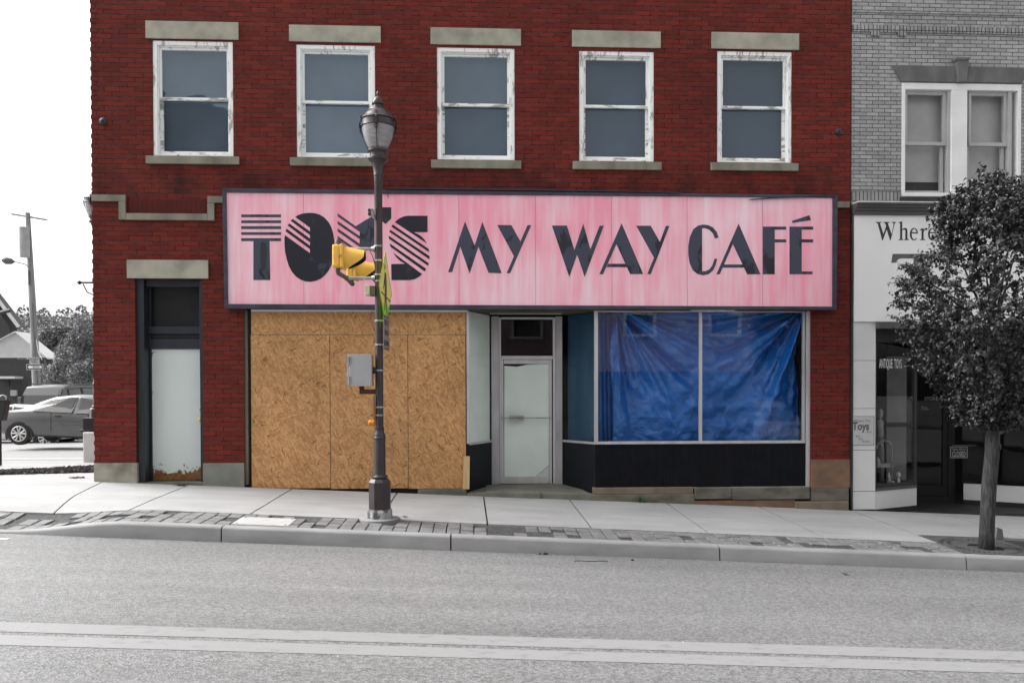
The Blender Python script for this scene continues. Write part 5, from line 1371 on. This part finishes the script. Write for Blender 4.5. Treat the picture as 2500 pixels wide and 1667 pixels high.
for r0_, nn_ in ((.36, 44), (.44, 56)):
    for k in range(nn_):
        a = 2 * PI * k / nn_
        if abs(math.sin(2 * a)) < .25: continue
        p, q = [(TREE.x + r_ * math.cos(a), TREE.y + .04 + r_ * math.sin(a)) for r_ in (r0_, r0_ + .055)]
        if not (gx_a + .03 < q[0] < gx_b - .03 and gy_a + .03 < q[1] < gy_b - .03): continue
        w_ = Vector((-math.sin(a), math.cos(a))) * .008
        mb.add([(p[0] - w_.x, p[1] - w_.y, sw(*p) - .001), (q[0] - w_.x, q[1] - w_.y, sw(*q) - .001), (q[0] + w_.x, q[1] + w_.y, sw(*q) - .001), (p[0] + w_.x, p[1] + w_.y, sw(*p) - .001)], [(0, 1, 2, 3)])
part('slots', mb, 'hole', GR)
struct('tree_pit', MB().sheet([5.86, 6.9], [-3.0, -1.96], sw, -.05), 'hole')
b0 = at(2434, 1312, -1.90)
mb = MB(); zb = sw(b0.x, -1.9)
mb.hexa([(b0.x - .055, -1.96, zb - .02), (b0.x + .055, -1.96, zb - .02), (b0.x + .055, -1.86, zb - .02), (b0.x - .055, -1.86, zb - .02), (b0.x - .03, -1.95, zb + .14), (b0.x + .045, -1.95, zb + .11), (b0.x + .045, -1.87, zb + .11), (b0.x - .03, -1.87, zb + .14)])
o = mb.build('outlet_box', 'lintel_grey', None, bevel=.006); tag(o, 'small grey outlet box on the pavement behind the tree trunk', 'outlet box')
# ================================================================== cars
def wheel(t, x, y, z, r_, wd, side):
    """wheel axis along local y; side=-1 faces -y"""
    ty = part('tyre', MB().lathe([(r_ * .66, -wd / 2), (r_ * .95, -wd / 2), (r_, -wd * .35), (r_, wd * .35), (r_ * .95, wd / 2), (r_ * .66, wd / 2)], (x, y, z), 36, axis='y'), 'tyre', t, smooth=True, local=True)
    mb = MB(); yf = y + side * wd * .46
    for k in range(5):
        a = 2 * PI * k / 5 + .3
        for da in (-.16, .16):
            p, q = (x + math.cos(a + da * .4) * r_ * .14, z + math.sin(a + da * .4) * r_ * .14), (x + math.cos(a + da * 1.7) * r_ * .62, z + math.sin(a + da * 1.7) * r_ * .62)
            mb.tube([(p[0], yf, p[1]), (q[0], yf, q[1])], [.022, .026], 6)
    n_ = 32; mb.tube([(x + math.cos(2 * PI * k / n_) * r_ * .65, yf, z + math.sin(2 * PI * k / n_) * r_ * .65) for k in range(n_ + 1)], .017, 6)
    mb.lathe([(.06, -.01), (.06, .01)], (x, yf, z), 14, axis='y')
    part('rim', mb, 'alloy', ty, smooth=True, local=True)
def car(name, label, cat, mat, gl, st, wz, wx, r_, glass_poly, pos, rz, tilt=0.0, extras=None, group=None, y_roof=None):
    """st: stations (x, z_bottom, z_belt, z_top, half width low, half width belt, half width top)"""
    t = thing(name, pos, label, cat, group, rz); t.rotation_euler.y = tilt
    rows = []
    for x, zb, zs_, zt, h0, h1, h2 in st:
        zm = zb + (zs_ - zb) * .45
        half = [(h0 * .9, zb), (h0, zb + .06), (h1 * 1.0, zm), (h1 * .995, zs_ - .05), (h1 * .965, zs_), (h2 + (h1 * .965 - h2) * .35, zs_ + (zt - zs_) * .62), (h2, zt - .03 * min(1, (zt - zs_) * 8)), (h2 * .86, zt), (0, zt + .018)]
        rows.append([(x, -a, b_) for a, b_ in half] + [(x, a, b_) for a, b_ in half[::-1][1:]])
    k = len(rows[0]); vs = [q for r__ in rows for q in r__]
    fs = [(i * k + j, (i + 1) * k + j, (i + 1) * k + j + 1, i * k + j + 1) for i in range(len(rows) - 1) for j in range(k - 1)]
    fs += [(i * k, i * k + k - 1, (i + 1) * k + k - 1, (i + 1) * k) for i in range(len(rows) - 1)]
    fs += [tuple(range(k)), tuple(reversed([len(vs) - k + j for j in range(k)]))]
    bd = part('body', MB().add(vs, fs), mat, t, smooth=True, local=True, ang=40)
    def wdt(x, z):
        for a, b_ in zip(st, st[1:]):
            if a[0] <= x <= b_[0]:
                f_ = (x - a[0]) / (b_[0] - a[0]); s = [p + (q - p) * f_ for p, q in zip(a, b_)]
                h1, h2, zs_, zt = s[5] * .965, s[6], s[2], s[3]
                if z <= zs_: return s[5]
                u = min(1, (z - zs_) / max(.01, zt - zs_ - .03))
                return h1 + (h2 - h1) * (.65 * u / .62 if u < .62 else .65 + .35 * (u - .62) / .38)
        return .8
    for sgn in (-1, 1):
        gp = [(nm, poly, mt_, 0) for nm, poly, mt_ in glass_poly]
        for nm, poly, mt_ in glass_poly:                        # dark rubber surround, a little larger
            c0_, c1_ = sum(p[0] for p in poly) / len(poly), sum(p[1] for p in poly) / len(poly)
            gp.append(('window_trim', [(c0_ + (x - c0_) * 1.09 + (.02 if x > c0_ else -.02), c1_ + (z - c1_) * 1.12) for x, z in poly], 'plastic_black', -.008))
        for nm, poly, mt_, oo in gp:
            pts = []
            for i in range(len(poly)):
                (x0, z0), (x1, z1) = poly[i], poly[(i + 1) % len(poly)]
                for f_ in (0, .34, .67): pts.append((x0 + (x1 - x0) * f_, z0 + (z1 - z0) * f_))
            cx_, cz_ = sum(p[0] for p in pts) / len(pts), sum(p[1] for p in pts) / len(pts)
            v3 = [(x, sgn * (wdt(x, z) + .030 + oo), z) for x, z in pts] + [(cx_, sgn * (wdt(cx_, cz_) + .042 + oo), cz_)]; c_ = len(pts)
            f3 = [((i, (i + 1) % c_, c_) if sgn < 0 else ((i + 1) % c_, i, c_)) for i in range(c_)]
            part(nm, MB().add(v3, f3), mt_, t, local=True)
        for x in wx:
            n_ = 28; y = sgn * (wdt(x, wz + .2) + .004)
            part('wheel_arch', MB().add([(x, y, wz)] + [(x + math.cos(PI * q / n_) * (r_ + .07), y, wz - .05 + math.sin(PI * q / n_) * (r_ + .07)) for q in range(-3, n_ + 4)], [((0, i + 1, i + 2) if sgn > 0 else (0, i + 2, i + 1)) for i in range(n_ + 6)]), 'plastic_black', t, local=True)
            wheel(t, x, sgn * (wdt(x, wz + .2) - .085), wz, r_, .2, sgn)
    if extras: extras(t, wdt)
    return t
def sedan_bits(t, wdt):
    for x, z0, z1 in ((-.42, .40, .92), (.62, .36, .98)):
        mb = MB(); n_ = 6
        for s_ in (-1,):
            for i in range(n_):
                a, b_ = z0 + (z1 - z0) * i / n_, z0 + (z1 - z0) * (i + 1) / n_
                y = s_ * (wdt(x, a) + .004); mb.add([(x - .006, y, a), (x + .006, y, a), (x + .006, y, b_), (x - .006, y, b_)], [(0, 1, 2, 3)])
        part('door_seam', mb, 'plastic_black', t, local=True)
    for x in (-.22, .86):
        y = -(wdt(x, .83) + .015); part('door_handle', MB().box(x - .09, x + .09, y - .008, y + .02, .815, .845), 'plastic_black', t, local=True, bevel=.008)
    y = -(wdt(0, .56) + .010); part('side_moulding', MB().box(-.35, 1.75, y - .006, y + .03, .60, .645), 'car_paint', t, local=True, bevel=.006)
    part('mirror', MB().box(1.30, 1.42, -1.02, -.84, .93, 1.06), 'plastic_black', t, local=True, bevel=.03)
    for s_ in (-1, 1): part('tail_lamp', MB().box(-2.03, -1.92, s_ * .5, s_ * .80, .72, .86), 'ink_grey', t, local=True, bevel=.02)
sed = [(-2.02, .42, .80, .86, .62, .70, .60), (-1.98, .30, .86, .90, .74, .78, .68), (-1.70, .26, .92, .955, .80, .84, .70), (-1.35, .25, .95, 1.00, .82, .86, .66), (-.95, .24, .96, 1.20, .83, .87, .58),
       (-.5, .23, .955, 1.36, .83, .87, .545), (0, .22, .945, 1.42, .83, .87, .54), (.4, .22, .93, 1.405, .83, .87, .54), (.8, .22, .92, 1.31, .83, .87, .55), (1.2, .22, .91, 1.10, .83, .865, .62), (1.45, .22, .90, .95, .82, .86, .72), (1.9, .25, .80, .86, .80, .84, .66), (2.25, .30, .68, .74, .74, .78, .6), (2.36, .42, .6, .66, .62, .68, .5)]
win_r = [(-.88, .975), (-.85, 1.11), (-.55, 1.255), (-.10, 1.335), (.14, 1.345), (.10, .955)]
win_f = [(.30, .945), (.30, 1.34), (.58, 1.30), (.90, 1.19), (1.22, .99), (1.20, .93)]
dp_ = 10.6
o_ = at(47, 1063, dp_)
def place(u, v, Y, dx):                     # car origin from its rear wheel centre
    p = at(u, v, Y); return p.x + dx
gz_ = lotz(-12, 11.4)
car('sedan', 'grey four door sedan parked side on left of the red brick building', 'car', 'car_paint', 'car_glass', sed, .31, (-1.31, 1.35), .315,
    [('window', win_r, 'car_glass'), ('window', win_f, 'car_glass')], (o_.x + 1.30, dp_ + .86, o_.z - .30), R(-3), R(1.6), sedan_bits)
def white_bits(t, wdt): pass
p = at(52, 990, 15.5)
car('white_car', 'white car just showing behind the boot of the grey sedan', 'car', 'car_white', 'car_glass', sed, .31, (-1.31, 1.35), .315,
    [('window', win_r, 'suv_glass'), ('window', win_f, 'suv_glass')], (p.x - .6, 16.2, az(40, 987, 16.2) - 1.43), R(4), 0, None)
# SUV seen from behind
suv = [(-2.35, .55, 1.05, 1.10, .78, .86, .70), (-2.33, .45, 1.08, 1.55, .84, .92, .72), (-2.12, .40, 1.08, 1.84, .88, .94, .72), (-1.6, .38, 1.08, 1.90, .89, .94, .72), (-.4, .36, 1.08, 1.91, .89, .94, .72), (.5, .36, 1.07, 1.86, .89, .94, .72), (1.1, .36, 1.06, 1.45, .89, .93, .75), (1.5, .38, 1.02, 1.10, .88, .92, .82), (2.3, .45, .90, .98, .84, .88, .72), (2.45, .6, .80, .86, .74, .78, .6)]
def suv_bits(t, wdt):
    part('rear_window', MB().add([(-2.40, -.66, 1.16), (-2.40, .66, 1.16), (-2.375, .64, 1.52), (-2.375, -.64, 1.52), (-2.245, .62, 1.74), (-2.245, -.62, 1.74)], [(0, 3, 2, 1), (3, 5, 4, 2)]), 'suv_glass', t, local=True)
    part('window_surround', MB().add([(-2.39, -.74, 1.10), (-2.39, .74, 1.10), (-2.365, .72, 1.52), (-2.365, -.72, 1.52), (-2.205, .69, 1.79), (-2.205, -.69, 1.79)], [(0, 3, 2, 1), (3, 5, 4, 2)]), 'plastic_black', t, local=True)
    part('bumper', MB().box(-2.46, -2.30, -.86, .86, .45, .68), 'plastic_black', t, local=True, bevel=.03)
    for s_ in (-1, 1): part('tail_lamp', MB().box(-2.39, -2.28, s_ * .76, s_ * .90, .95, 1.45), 'ink_grey', t, local=True, bevel=.02)
    for s_ in (-.62, .62): part('roof_rail', MB().tube([(-2.0, s_, 1.93), (.4, s_, 1.93)], .022, 6), 'suv_paint', t, local=True)
p = at(118, 950, 17.9)
sw_win = [(-2.0, 1.16), (-1.95, 1.72), (-1.25, 1.76), (-1.2, 1.14)], [(-1.08, 1.14), (-1.1, 1.77), (-.25, 1.77), (-.2, 1.12)], [(-.08, 1.12), (-.12, 1.77), (.45, 1.74), (.95, 1.14)]
car('estate_van', 'dark sport utility wagon seen from behind, beyond the grey sedan', 'car', 'suv_paint', 'suv_glass', suv, .36, (-1.45, 1.45), .36,
    [('window', q, 'suv_glass') for q in sw_win], (p.x, 17.9 + 2.35, az(118, 938, 18.2) - 1.92), R(84), 0, suv_bits)

# ================================================================== beyond the corner
# double parking meter
Y = 3.8; b0 = at(-1, 1010, Y); zg = lotz(b0.x, Y)
t = thing('parking_meter', (b0.x, Y, zg), 'dark twin parking meter with shiny domed rims at the left edge', 'parking meter')
part('post', MB().tube([(b0.x, Y, zg - .1), (b0.x, Y, az(0, 1026, Y))], .03, 12), 'bin_dark', t, smooth=True)
mb = MB(); zt = az(0, 979, Y); zb = az(0, 1027, Y)
mb.hexa([(b0.x - .10, Y - .08, zb), (b0.x + .10, Y - .08, zb), (b0.x + .10, Y + .08, zb), (b0.x - .10, Y + .08, zb), (b0.x - .17, Y - .09, zt), (b0.x + .17, Y - .09, zt), (b0.x + .17, Y + .09, zt), (b0.x - .17, Y + .09, zt)])
part('housing', mb, 'bin_dark', t, bevel=.015)
part('collar', MB().box(b0.x - .185, b0.x + .185, Y - .10, Y + .10, zt + .001, zt + .03), 'bin_dark', t, bevel=.008)
for s_ in (-.085, .085):
    mb = MB(); cx = b0.x + s_
    mb.prism([(cx + .065 * math.cos(PI * k / 12), Y - .04, zt + .03 + .085 * math.sin(PI * k / 12)) for k in range(13)], (0, .08, 0)); dm = part('dome', mb, 'ink_grey', t)
    part('dome_rim', MB().tube([(cx + .068 * math.cos(PI * k / 12), Y - .04, zt + .03 + .088 * math.sin(PI * k / 12)) for k in range(13)], .010, 6), 'alloy', dm, smooth=True)
# utility pole
Y = 27.0; zg = lotz(-20, Y)
pb_, ptp = at(91, 965, Y), at(67.5, 520, Y)
t = thing('utility_pole', (pb_.x, Y, zg), 'leaning wooden utility pole with cross arm, transformer and street light arm', 'utility pole')
dn = (pb_ - ptp).normalized(); foot = pb_ + dn * ((pb_.z - zg + .2) / abs(dn.z))
part('pole', MB().tube([foot, pb_, (pb_ + ptp) / 2, ptp], [.21, .195, .15, .105], 12), 'pole_wood', t, smooth=True)
a, b_ = at(28, 522.5, Y), at(115, 537, Y); part('cross_arm', MB().tube([a, b_], .045, 4), 'pole_wood', t)
c = at(57, 592, Y - .35); mb = MB(); tr_ = ax(69, 592, Y - .35) - ax(46, 592, Y - .35)
mb.lathe([(tr_ * .47, -.70), (tr_ * .5, -.66), (tr_ * .51, .66), (tr_ * .54, .70), (tr_ * .3, .74)], (c.x + .05, Y - .35, c.z), 20)
part('transformer', mb, 'transformer', t, smooth=True)
mb = MB(); mb.tube([at(73, 652, Y), at(60, 645, Y - .4), at(44, 641, Y - .9), at(30, 638, Y - 1.3)], .025, 6); part('lamp_arm', mb, 'transformer', t)
c0, c1 = at(34, 639, Y - 1.2), at(7, 636, Y - 1.9); mb = MB().tube([c0, c0.lerp(c1, .3), c0.lerp(c1, .7), c1], [.05, .14, .16, .07], 10); part('luminaire', mb, 'lintel_grey', t, smooth=True)
mb = MB(); 
for (u, v, h_) in ((74, 562, .5), (72, 660, .7)): c = at(u - 1.5, v, Y - .2); mb.tube([c, c - Vector((0, 0, h_))], .04, 6)
mb.box(ax(73.0, 790, Y), ax(74.6, 790, Y), Y - .1, Y + .1, az(74, 800, Y), az(74, 774, Y))
mb.tube([at(78.5, 740, Y - .17), at(86, 870, Y - .2), at(92, 940, Y - .22)], .02, 6); mb.tube([at(88, 825, Y - .1), at(94, 860, Y - 1.2), at(103, 878, Y - 2.2)], .012, 4)
part('fittings', mb, 'ink_grey', t)
# road signs fixed to it
Y = 26.6
def flat_sign(name, label, u0, v0, u1, v1, edge, face, txt, tilt=0):
    c = at((u0 + u1) / 2, (v0 + v1) / 2, Y); t = thing(name, c, label, 'sign')
    mb = MB(); pbox(mb, u0, v0, u1, v1, Y, .02); part('plate', mb, edge, t)
    mb = MB(); pbox(mb, u0 + .9, v0 + .9, u1 - .9, v1 - .9, Y - .004, .003); part('face', mb, face, t); return t
t = flat_sign('turn_sign', 'pale NO RIGHT TURN plate on the utility pole above the one way arrow', 71.5, 872, 95.5, 888, 'card', 'card', '')
mb = MB(); sz = .115
text_mb(mb, 'NO RIGHT', .14, at(83.5, 879.5, Y - .006), (1, 0, 0), (0, 0, 1), 'CENTER', sx=.62, bold=.004); text_mb(mb, 'TURN', .14, at(83.5, 886, Y - .006), (1, 0, 0), (0, 0, 1), 'CENTER', sx=.68, bold=.004)
part('lettering', mb, 'ink_grey', t)
Y = 26.5
t = flat_sign('one_way_sign', 'black and white ONE WAY arrow sign pointing left on the utility pole', 64.5, 889, 105, 902.5, 'white_panel', 'ink', '')
mb = MB(); mb.px([(67, 895.8), (74, 891), (74, 893.3), (101.5, 892.8), (101.5, 898.6), (74, 898.6), (74, 900.8)], Y - .005, .003); part('arrow', mb, 'white_panel', t)
mb = MB(); text_mb(mb, 'ONE WAY', .105, at(88, 897.6, Y - .0095), (1, 0, 0), (0, 0, 1), 'CENTER', sx=.66, bold=.003); part('lettering', mb, 'ink', t)
# gabled house
Y = 32.0
t = thing('gabled_house', at(60, 950, Y), 'low house with pale clapboard gable over a dark wall, behind the utility pole', 'house')
def P3(u, v, y=Y): return at(u, v, y)
ap, er_ = P3(42, 811.5), P3(117, 873); el = P3(-75, 872 - 3); el.z = er_.z
zg = lotz(-20, Y) - .3
mb = MB().prism([(el.x, Y, zg), (er_.x - .25, Y, zg), (er_.x - .25, Y, er_.z - .1), (el.x, Y, er_.z - .1)], (0, 1.1, 0)); part('wall', mb, 'far_dark', t)
gb_ = MB()
nb = 13
for k in range(nb):                                             # clapboards
    z0, z1 = er_.z + (ap.z - er_.z) * k / nb, er_.z + (ap.z - er_.z) * (k + 1) / nb
    def xl(z): return el.x + (ap.x - el.x) * (z - er_.z) / (ap.z - er_.z)
    def xr(z): return er_.x + (ap.x - er_.x) * (z - er_.z) / (ap.z - er_.z)
    gb_.prism([(xl(z0) + .05, Y - .06, z0), (xr(z0) - .05, Y - .06, z0), (xr(z1) - .05, Y - .02, z1), (xl(z1) + .05, Y - .02, z1)], (0, .06, 0))
part('gable', gb_, 'siding', t)
mb = MB(); th = .05
mb.prism([(er_.x + .1, Y - .25, er_.z - .08), (er_.x + .1, Y - .25, er_.z + th - .06), (ap.x, Y - .25, ap.z + th), (ap.x, Y - .25, ap.z)], (0, 1.4, 0))
mb.prism([(el.x - .1, Y - .25, er_.z - .08), (ap.x, Y - .25, ap.z), (ap.x, Y - .25, ap.z + th), (el.x - .1, Y - .25, er_.z + th - .06)], (0, 1.4, 0))
part('roof', mb, 'siding', t)
mb = MB(); mb.box(ax(-30, 920, Y - .8), ax(36, 920, Y - .8), Y - .8, Y, az(0, 924, Y - .8), az(0, 918.5, Y - .8)); part('porch_roof', mb, 'siding', t)
mb = MB(); pbox(mb, 25, 952, 40, 966, Y - .2, .15); part('meter_box', mb, 'card', t)
mb = MB(); pbox(mb, 5, 931, 22, 940, Y - .05, .04); part('window', mb, 'ink', t)
mb = MB(); mb.tube([at(110, 876, Y - .1), at(110, 940, Y - .1)], .05, 6); part('downpipe', mb, 'ink_grey', t)
# taller dark house further up
Y = 52.0
t = thing('dark_house', at(-20, 900, Y), 'dark gabled house with a pale verge board cut off by the left edge', 'house')
er_, up = P3(41, 799, Y), P3(-60, 668, Y)
mb = MB().prism([(up.x, Y, -1), (er_.x - .6, Y, -1), (er_.x - .6, Y, er_.z), (up.x, Y, up.z)], (0, 1.1, 0)); part('wall', mb, 'far_dark', t)
mb = MB().prism([er_, er_ + Vector((.12, 0, .12)), up + Vector((.0, 0, .34)), up], (0, .25, 0)); part('verge_board', mb, 'siding', t)
mb = MB().prism([er_ + Vector((.1, .26, .0)), er_ + Vector((.1, .26, .10)), up + Vector((0, .26, .22)), up + Vector((0, .26, .10))], (0, .9, 0)); part('roof', mb, 'roof_grey', t)
mb = MB().tube([at(-10, 766, Y - 2), at(26, 757, Y - 2)], .16, 6); part('eave_beam', mb, 'ink', t)
# wires
# trees by the street, three crowns with gaps
def bush_tree(name, label, base, blobs, n_, s0, s1, mat, seed, group=None, trunk=True):
    random.seed(seed); t = thing(name, base, label, 'tree', group)
    if trunk:
        mb = MB(); bx, by, bz = base
        mb.tube([(bx, by, bz - .3), (bx + .05, by, bz + 1.2), (blobs[0][0], blobs[0][1], blobs[0][2])], [.2, .15, .05], 8)
        for b_ in blobs: mb.tube([(bx + .05, by, bz + 1.0), ((bx + b_[0]) / 2 + .2, (by + b_[1]) / 2, (bz + b_[2]) / 2 + .5), (b_[0], b_[1], b_[2])], [.09, .06, .02], 5)
        part('trunk', mb, 'bark', t, smooth=True)
    vs, fs = [], []
    tot = sum(b_[3] ** 2 for b_ in blobs)
    for (cx, cy, cz_, rx_, rz_) in blobs:
        for i in range(int(n_ * rx_ ** 2 / tot)):
            q = rnd(1); k_ = random.uniform(.72, 1.05) + .16 * mnoise.noise(q * 3.2 + Vector((cx, cy, cz_)))
            p = Vector((cx + q.x * rx_ * k_, cy + q.y * rx_ * k_, cz_ + q.z * rz_ * k_))
            if mnoise.noise(p * (1.6 / rx_ * 1.5)) < -.28: continue
            a = rnd(1); b2 = a.cross(rnd(1)).normalized(); sz = random.uniform(s0, s1); j = len(vs)
            vs += [p - a * sz, p + b2 * sz * .55, p + a * sz, p - b2 * sz * .55]; fs.append((j, j + 1, j + 2, j + 3))
    part('crown', MB().add(vs, fs), mat, t); return t
def blob(u, v, Y, ru, rv):
    c = at(u, v, Y); s_ = (Y + 12.2) / F; return (c.x, c.y, c.z, ru * s_, rv * s_)
Y = 24.0
bush_tree('tree', 'bushy grey leaved tree crowding the corner behind the parked cars', (ax(190, 960, Y), Y, lotz(-20, Y)),
          [blob(195, 870, Y, 52, 50), blob(160, 915, Y, 46, 34), blob(225, 820, Y, 50, 42), blob(215, 915, Y - 1, 46, 36), blob(240, 880, Y, 44, 60), blob(135, 935, Y, 28, 24)], 30000, .03, .065, 'leaf_mid', 21, 'trees beyond the corner')
Y = 44.0
bush_tree('tree', 'dark rounded tree behind the bushy one, right of the pale gable', (ax(140, 950, Y), Y, -.6),
          [blob(130, 850, Y, 34, 40), blob(112, 905, Y, 30, 30), blob(160, 830, Y, 30, 30)], 9000, .07, .13, 'leaf_hill', 22, 'trees beyond the corner')
# the wood on the far hillside reads as one mass
random.seed(31); vs, fs = [], []
for i in range(300):
    y = random.uniform(70, 185); 
    u = random.uniform(-60, 300); x = CAM.x + (u - 1160) / F * (y + 12.2)
    z = hillz(x, y); rx_ = random.uniform(2.4, 4.0); n_ = 400
    rz_ = rx_ * random.uniform(.8, 1.25)
    for j in range(n_):
        q = rnd(1); 
        if q.z < -.4: continue
        k_ = random.uniform(.75, 1.05); p = Vector((x + q.x * rx_ * k_, y + q.y * rx_ * k_, z + 1.6 + q.z * rz_ * k_))
        a = rnd(1); b2 = a.cross(rnd(1)).normalized(); sz = random.uniform(.18, .36); m_ = len(vs)
        vs += [p - a * sz, p + b2 * sz * .7, p + a * sz, p - b2 * sz * .7]; fs.append((m_, m_ + 1, m_ + 2, m_ + 3))
for u, v, h_ in ((107, 742, 10), (58, 735, 12), (195, 738, 10), (200, 735, 9), (15, 742, 9), (150, 744, 7), (165, 741, 8)):
    Yh = 165; c = at(u, v + 36, Yh)
    for j in range(90):
        q = rnd(1); p = c + Vector((q.x * 1.3, q.y, q.z * 2.2)); a = rnd(1); b2 = a.cross(rnd(1)).normalized(); m_ = len(vs)
        vs += [p - a * .35, p + b2 * .25, p + a * .35, p - b2 * .25]; fs.append((m_, m_ + 1, m_ + 2, m_ + 3))
tag(MB().add(vs, fs).build('hillside_wood', 'leaf_far', None), 'grey wooded hillside on the skyline beyond the houses', 'wood', kind='stuff')

# ================================================================== small things on the ground
random.seed(9)
mb = MB(); c = at(1563, 1214, -.05)
for k in range(46):
    x = c.x + random.gauss(0, .05) + (.18 if k > 34 else 0); z = sw(x, -.06); h_ = random.uniform(.03, .12) * (.5 if k > 34 else 1)
    d = Vector((random.uniform(-.6, .6), random.uniform(-.6, .1), 1)).normalized(); a = Vector((random.uniform(-1, 1), random.uniform(-1, 1), 0)).normalized() * random.uniform(.006, .014)
    p = Vector((x, -.06 + random.uniform(-.02, .02), z)); m_ = p + d * h_ * .6
    mb.add([p, m_ + a, p + d * h_ + Vector((0, 0, -.01)), m_ - a], [(0, 1, 2, 3)])
o = mb.build('weed', 'weed', None); tag(o, 'small green weed growing at the foot of the stone plinth', 'weed')
def litter(u, v, zf, n_, sp_, lab, seed, mat='soil'):
    random.seed(seed); d = RX * ((u - 1250) / F) + UX * (-(v - V0) / F) + FX
    t_ = 5.0
    for _ in range(30):
        p = CAM + d * t_; t_ += (p.z - zf(p.x, p.y)) / -d.z if d.z < 0 else 0
    p = CAM + d * t_; mb = MB()
    for i in range(n_):
        x, y = p.x + random.gauss(0, sp_), p.y + random.gauss(0, sp_ * .8); s_ = random.uniform(.012, .03); z = zf(x, y) + .002; a = random.uniform(0, PI); h_ = random.uniform(.01, .03)
        c_, e_ = math.cos(a) * s_, math.sin(a) * s_
        mb.add([(x - c_, y - e_, z), (x + e_, y - c_, z + h_), (x + c_, y + e_, z), (x - e_, y + c_, z + h_ * .5)], [(0, 1, 2), (0, 2, 3)])
    o = mb.build('leaf_litter', mat, None); tag(o, lab, 'litter')
litter(187, 1166, sw, 26, .05, 'dry leaf litter on the pavement left of the building corner', 1)
litter(438, 1185, lambda x, y: sw(x, y), 16, .035, 'crumpled dead leaf on the pavement before the rusty door', 2)
litter(478, 1321, lambda x, y: rd(x, y), 1, .01, 'dark leaf scrap in the gutter left of the first kerb joint', 3)
litter(992, 1262, sw, 3, .02, 'few dark crumbs on the pavement right of the lamp foot', 4)
litter(1330, 1352, lambda x, y: rd(x, y), 5, .05, 'dark crumbs in the gutter right of the middle kerb joint', 5)
litter(2065, 1402, lambda x, y: rd(x, y), 4, .03, 'small dark scraps in the gutter before the grey shop', 6)
litter(1545, 1368, lambda x, y: rd(x, y), 2, .015, 'dark scrap in the gutter beside the dry twig', 7)
tw_ = MB(); a, b_ = Vector((1.10, -3.53, 0)), Vector((1.48, -3.48, 0)); pts = [a.lerp(b_, k / 5) + Vector((0, .012 * math.sin(k * 2), 0)) for k in range(6)]
tw_.tube([(p.x, p.y, rd(p.x, p.y) + .006) for p in pts], .004, 5); tag(tw_.build('twig', 'bark', None), 'thin dry twig lying in the road near the kerb', 'twig')
random.seed(12); mb = MB()
for i in range(30):
    x, y = random.uniform(-4.5, 6), random.choice((random.uniform(-3.9, -3.25), random.uniform(-7.2, -3.3))); s_ = random.uniform(.003, .007); z = rd(x, y) + .004; a = random.uniform(0, 6)
    mb.add([(x + s_ * math.cos(a + q), y + s_ * math.sin(a + q), z) for q in (0, 1.7, 3.3, 4.6)] + [(x, y, z + s_ * .7)], [(0, 1, 4), (1, 2, 4), (2, 3, 4), (3, 0, 4)])
tag(mb.build('road_grit', 'chip_white', None), 'pale grit scattered over the road by the kerb', 'grit', kind='stuff')

# ================================================================== across the street (seen mirrored in the glass)
OB = thing('brick_house', (1, -17, -.1), 'tan brick house across the street, mirrored in the shop glass', 'building')
ow = [(4.5 - c_ - .62, 4.5 - c_ + .62, 3.6, 5.3) for c_ in (-5.2, -1.6, 2.1, 6.2, 9.4)]
mb = wall(MB(), -6, 10.5, 2.3, 6.4, -17, .3, ow)
# wall() faces -y; turn it to face the street
mb.v = [(2.25 * 2 - x, -34 - y + .3 * 0, z) for x, y, z in mb.v]
part('wall', mb, 'mauve_siding', OB)
part('ground_floor', MB().box(-6, 10.5, -17.3, -17.04, -.6, 2.3), 'far_dark', OB)
part('body', MB().box(-6, 10.5, -26, -17.35, -.6, 6.4), 'tan_brick', OB)
part('roof', MB().prism([(-6.4, -16.7, 6.4), (-6.4, -26.4, 6.4), (-6.4, -21.5, 8.2)], (17.3, 0, 0)), 'roof_grey', OB)
for a, b_, c_, d_ in ow:
    a, b_ = 4.5 - b_, 4.5 - a
    mb = MB().box(a, a + .1, -17.1, -16.95, c_, d_).box(b_ - .1, b_, -17.1, -16.95, c_, d_).box(a + .1, b_ - .1, -17.1, -16.95, c_, c_ + .1).box(a + .1, b_ - .1, -17.1, -16.95, d_ - .1, d_).box(a + .1, b_ - .1, -17.1, -16.98, (c_ + d_) / 2 - .04, (c_ + d_) / 2 + .04)
    f_ = part('window', mb, 'white_paint', OB); part('pane', MB().box(a + .1, b_ - .1, -17.15, -17.1, c_, d_), 'suv_glass', f_)
def backhill(x, y):
    a = math.degrees(math.atan2(-x, -y)); d = math.hypot(x, y)
    return -1.6 + (43 + 1.6 * mnoise.noise(Vector((x * .16, y * .16, 4)))) * sst(10.5, 16.5, a) * (1 - sst(34, 60, a)) * sst(35, 112, d) + 1.0 * mnoise.noise(Vector((x * .08, y * .08, 0)))
struct('hills', MB().sheet(lin(-150, 60, 110), lin(-190, -35, 90), backhill), 'far_dark', smooth=True)
